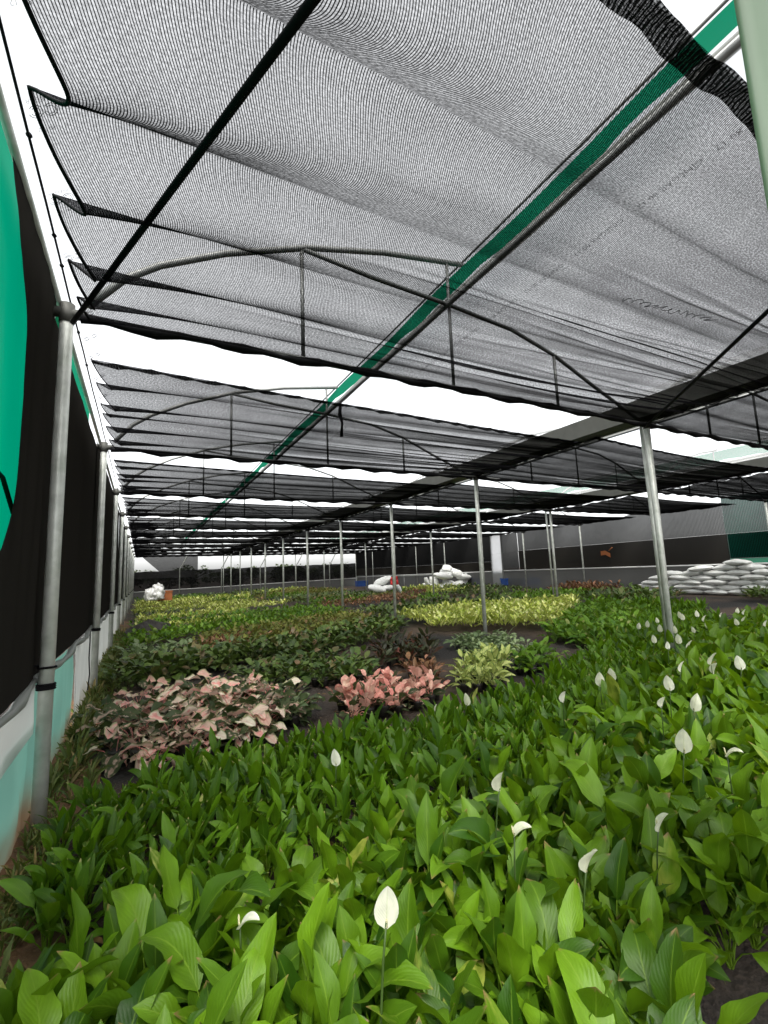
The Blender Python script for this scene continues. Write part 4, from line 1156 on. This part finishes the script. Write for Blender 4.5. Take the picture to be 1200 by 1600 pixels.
def lump(px, depth_y, dz, size, mat, name, label, cat, seed, group=None):
    d = ROT @ Vector((px[0] - 600, 800 - px[1], -715)); k = (depth_y - CAMPOS.y) / d.y
    P = CAMPOS + d * k
    o = bpy.data.objects.new(name, lump_mesh(seed, *size, mat)); link(o); o.location = P
    o.rotation_euler.z = seed
    tag(o, label, cat, group); return o
PS = [sack_mesh(50 + i, 1.0, .62, .36) for i in range(4)]
def pile_sack(px, Y, size, lab, seed):
    r = random.Random(seed); d = ROT @ Vector((px[0] - 600, 800 - px[1], -715)); P = CAMPOS + d * ((Y - CAMPOS.y) / d.y)
    o = bpy.data.objects.new('plastic_sack', PS[seed % 4]); link(o); o.location = P + Vector((0, r.uniform(-.25, .25), .22))
    up = size[2] > size[0] * 1.3
    o.rotation_euler = (r.uniform(-.35, .35), 1.25 if up else r.uniform(-.4, .4), r.uniform(-.9, .9)); k = size[0] * 2.5 if not up else size[2] * 1.4
    o.scale = (k, k, k)
    return tag(o, lab, 'sack', GW)
GW = 'white plastic sacks lying in the far beds'
for i, (px, size, lab) in enumerate([
    ((587, 925), (.42, .4, .5), 'round white plastic sack at the left end of the middle sack pile'),
    ((600, 914), (.46, .4, .5), 'white plastic sack on top of the left middle sack pile'),
    ((604, 924), (.34, .34, .4), 'small white plastic sack leaning in the front of the middle sack pile'),
    ((622, 926), (.26, .3, .4), 'narrow white plastic sack just right of the red bag'),
]): pile_sack(px, 24.5, size, lab, i + 1)
lump((617, 917), 25.0, 0, (.3, .24, .4), 'red', 'red_bag', 'bright red plastic bag among white sacks in the middle distance', 'bag', 7)
for i, (px, size, lab) in enumerate([
    ((682, 918), (.3, .3, .75), 'upright white sack at the left end of the big sack pile'),
    ((690, 905), (.5, .4, .4), 'flat white sack at the upper left of the big sack pile'),
    ((700, 900), (.6, .5, .55), 'bulging white sack in the middle of the big sack pile'),
    ((712, 899), (.5, .4, .4), 'white sack at the upper right of the big sack pile'),
    ((700, 893), (.42, .4, .34), 'topmost white sack crowning the big sack pile'),
    ((703, 917), (.42, .35, .4), 'greyish white sack low in the big sack pile'),
    ((718, 918), (.55, .45, .7), 'wide white sack at the lower right of the big sack pile'),
    ((732, 908), (.36, .3, .5), 'crumpled white sack at the right end of the big sack pile'),
    ((722, 907), (.4, .35, .45), 'white sack resting on the wide lower right one'),
    ((671, 921), (.38, .3, .4), 'small white sack lying at the left foot of the big sack pile'),
    ((692, 921), (.42, .3, .4), 'white sack lying at the front foot of the big sack pile'),
    ((664, 914), (.3, .3, .4), 'white sack standing apart just left of the big sack pile'),
]): pile_sack(px, 25.2, size, lab, 20 + i)
for i, (px, size, lab) in enumerate([
    ((236, 938), (.42, .3, .42), 'pale crumpled sack at the far left near the wall'),
    ((247, 936), (.36, .3, .55), 'tall pale crumpled sack behind the orange box at the far left'),
]): lump(px, 30.0, 0, size, 'white_plastic', 'plastic_sack', lab, 'sack', 40 + i, GW)

def crate(px, Y, L, W, Hh, mat, label, name='plastic_crate'):
    d = ROT @ Vector((px[0] - 600, 800 - px[1], -715)); k = (Y - CAMPOS.y) / d.y; P = CAMPOS + d * k
    t = empty(name, P); tag(t, label, 'crate')
    b = MB()
    b.box((-L / 2, -W / 2, 0), (L / 2, W / 2, .03)); b.build('floor', M[mat], t, False)
    for nm, lo, hi in (('side_panel', (-L / 2, -W / 2, .03), (L / 2, -W / 2 + .03, Hh)), ('side_panel', (-L / 2, W / 2 - .03, .03), (L / 2, W / 2, Hh)),
                       ('end_panel', (-L / 2, -W / 2 + .03, .03), (-L / 2 + .03, W / 2 - .03, Hh)), ('end_panel', (L / 2 - .03, -W / 2 + .03, .03), (L / 2, W / 2 - .03, Hh))):
        b = MB(); b.box(lo, hi); b.build(nm, M[mat], t, False)
    b = MB(); b.box((-L / 2 - .03, -W / 2 - .03, Hh - .06), (L / 2 + .03, -W / 2 - .002, Hh + .01)); b.box((-L / 2 - .03, W / 2 + .002, Hh - .06), (L / 2 + .03, W / 2 + .03, Hh + .01))
    b.build('rim', M[mat], t, False)
crate((257, 938), 30.5, .8, .6, .55, 'orange', 'orange brown box beside the pale sacks at the far left')
crate((741, 915), 25.0, .8, .6, .5, 'blue', 'blue crate at the right end of the big sack pile')
crate((793, 914), 21.5, .6, .5, .4, 'blue', 'small blue crate left of the long blue one near the white door')
crate((824, 914), 21.0, 1.6, .6, .4, 'blue', 'long blue crate near the foot of the white door')
crate((565, 916), 36.0, .9, .6, .45, 'blue', 'dark blue crate in the far right corner')
crate((884, 936), 17.0, .5, .4, .35, 'blue', 'blue bucket-like crate among the plants behind an inner post')

# potting table beside the big sack pile
d = ROT @ Vector((655 - 600, 800 - 913, -715)); k = 26.5 / d.y; P = CAMPOS + d * k
t = empty('potting_table', (P.x, 26.5, gz(P.x))); tag(t, 'long grey potting table between the two white sack piles', 'table')
b = MB(); b.box((-1.5, -.5, .98), (1.5, .5, 1.04)); b.build('tabletop', M['white_sheet'], t, False)
for sx in (-1.4, 1.4):
    for sy in (-.42, .42):
        b = MB(); b.tube([(sx, sy, 0), (sx, sy, .98)], .03, 6); b.build('leg', M['dark_steel'], t)

# dark heap by the left wall
b = MB()
b.sheet(lambda u, v: ((u - .5) * 1.5, (v - .5) * 1.6, .48 * max(0, 1 - ((u - .5) ** 2 + (v - .5) ** 2) * 4) ** .7 + .04 * math.sin(u * 17) * math.sin(v * 15) + .03 * math.sin(u * 37 + v * 29) - .03), 26, 26)
o = b.build('compost_heap', M['pot']); o.location = (.28, 15.0, 0); tag(o, 'dark compost heap at the foot of the left wall', 'heap')

# ------------------------------------------------------------------ trees beyond the far wall
def tree_meshes(seed, h):
    r = random.Random(seed)
    b = MB(); b.tube([(0, 0, -.1), (.05, 0, h * .3), (0, .08, h * .55), (.05, .05, h * .8)], [.11, .08, .05, .02], 7)
    for i in range(7):
        a = i * 2.4; z = h * (.3 + .06 * i)
        b.tube([(.02, 0, z), (math.cos(a) * .5, math.sin(a) * .5, z + .4), (math.cos(a) * .95, math.sin(a) * .95, z + .6)], [.04, .025, .01], 5)
    tm = b.mesh('trunk', M['bark'])
    cl = [(r.uniform(-1, 1) * 1.1, r.uniform(-1, 1) * 1.1, h * r.uniform(.4, .92), r.uniform(.35, .7)) for _ in range(14)]
    N = 900; V, F, U = [], [], []
    for i in range(N):
        c = r.choice(cl); v = Vector((r.gauss(0, 1), r.gauss(0, 1), r.gauss(0, 1))).normalized() * c[3] * r.random() ** .4
        p = Vector(c[:3]) + v; a, e = r.uniform(0, 6.28), r.uniform(-1, 1)
        s = r.uniform(.06, .12)
        dx = Vector((math.cos(a), math.sin(a), 0)) * s; dy = Vector((-math.sin(a) * math.cos(e), math.cos(a) * math.cos(e), math.sin(e))) * s * 1.6
        q = len(V); V += [p - dx * .2 - dy, p + dx - dy * .1, p + dx * .1 + dy, p - dx]; F.append((q, q + 1, q + 2, q + 3)); U += [(.5, 0), (1, .5), (.5, 1), (0, .5)]
    return tm, mesh_np('crown', np.array([tuple(x) for x in V]), np.array(F), np.array(U), M['crown'])
tr_ = random.Random(4)
TM = [tree_meshes(s, 2.9) for s in (1, 2, 3)]
for i in range(11):
    t = empty('small_tree', (-3 + i * 2.6 + tr_.uniform(-.6, .6), 48 + tr_.uniform(0, 6), 0), tr_.uniform(0, 6))
    t.scale = (1.3, 1.3, tr_.uniform(.78, 1.0) + (.18 if i == 7 else 0))
    tag(t, 'small dark tree beyond the far net wall, seen dimly through it', 'tree', 'trees beyond the far wall')
    a, c = TM[i % 3]
    link(bpy.data.objects.new('trunk', a), t); link(bpy.data.objects.new('crown', c), t)
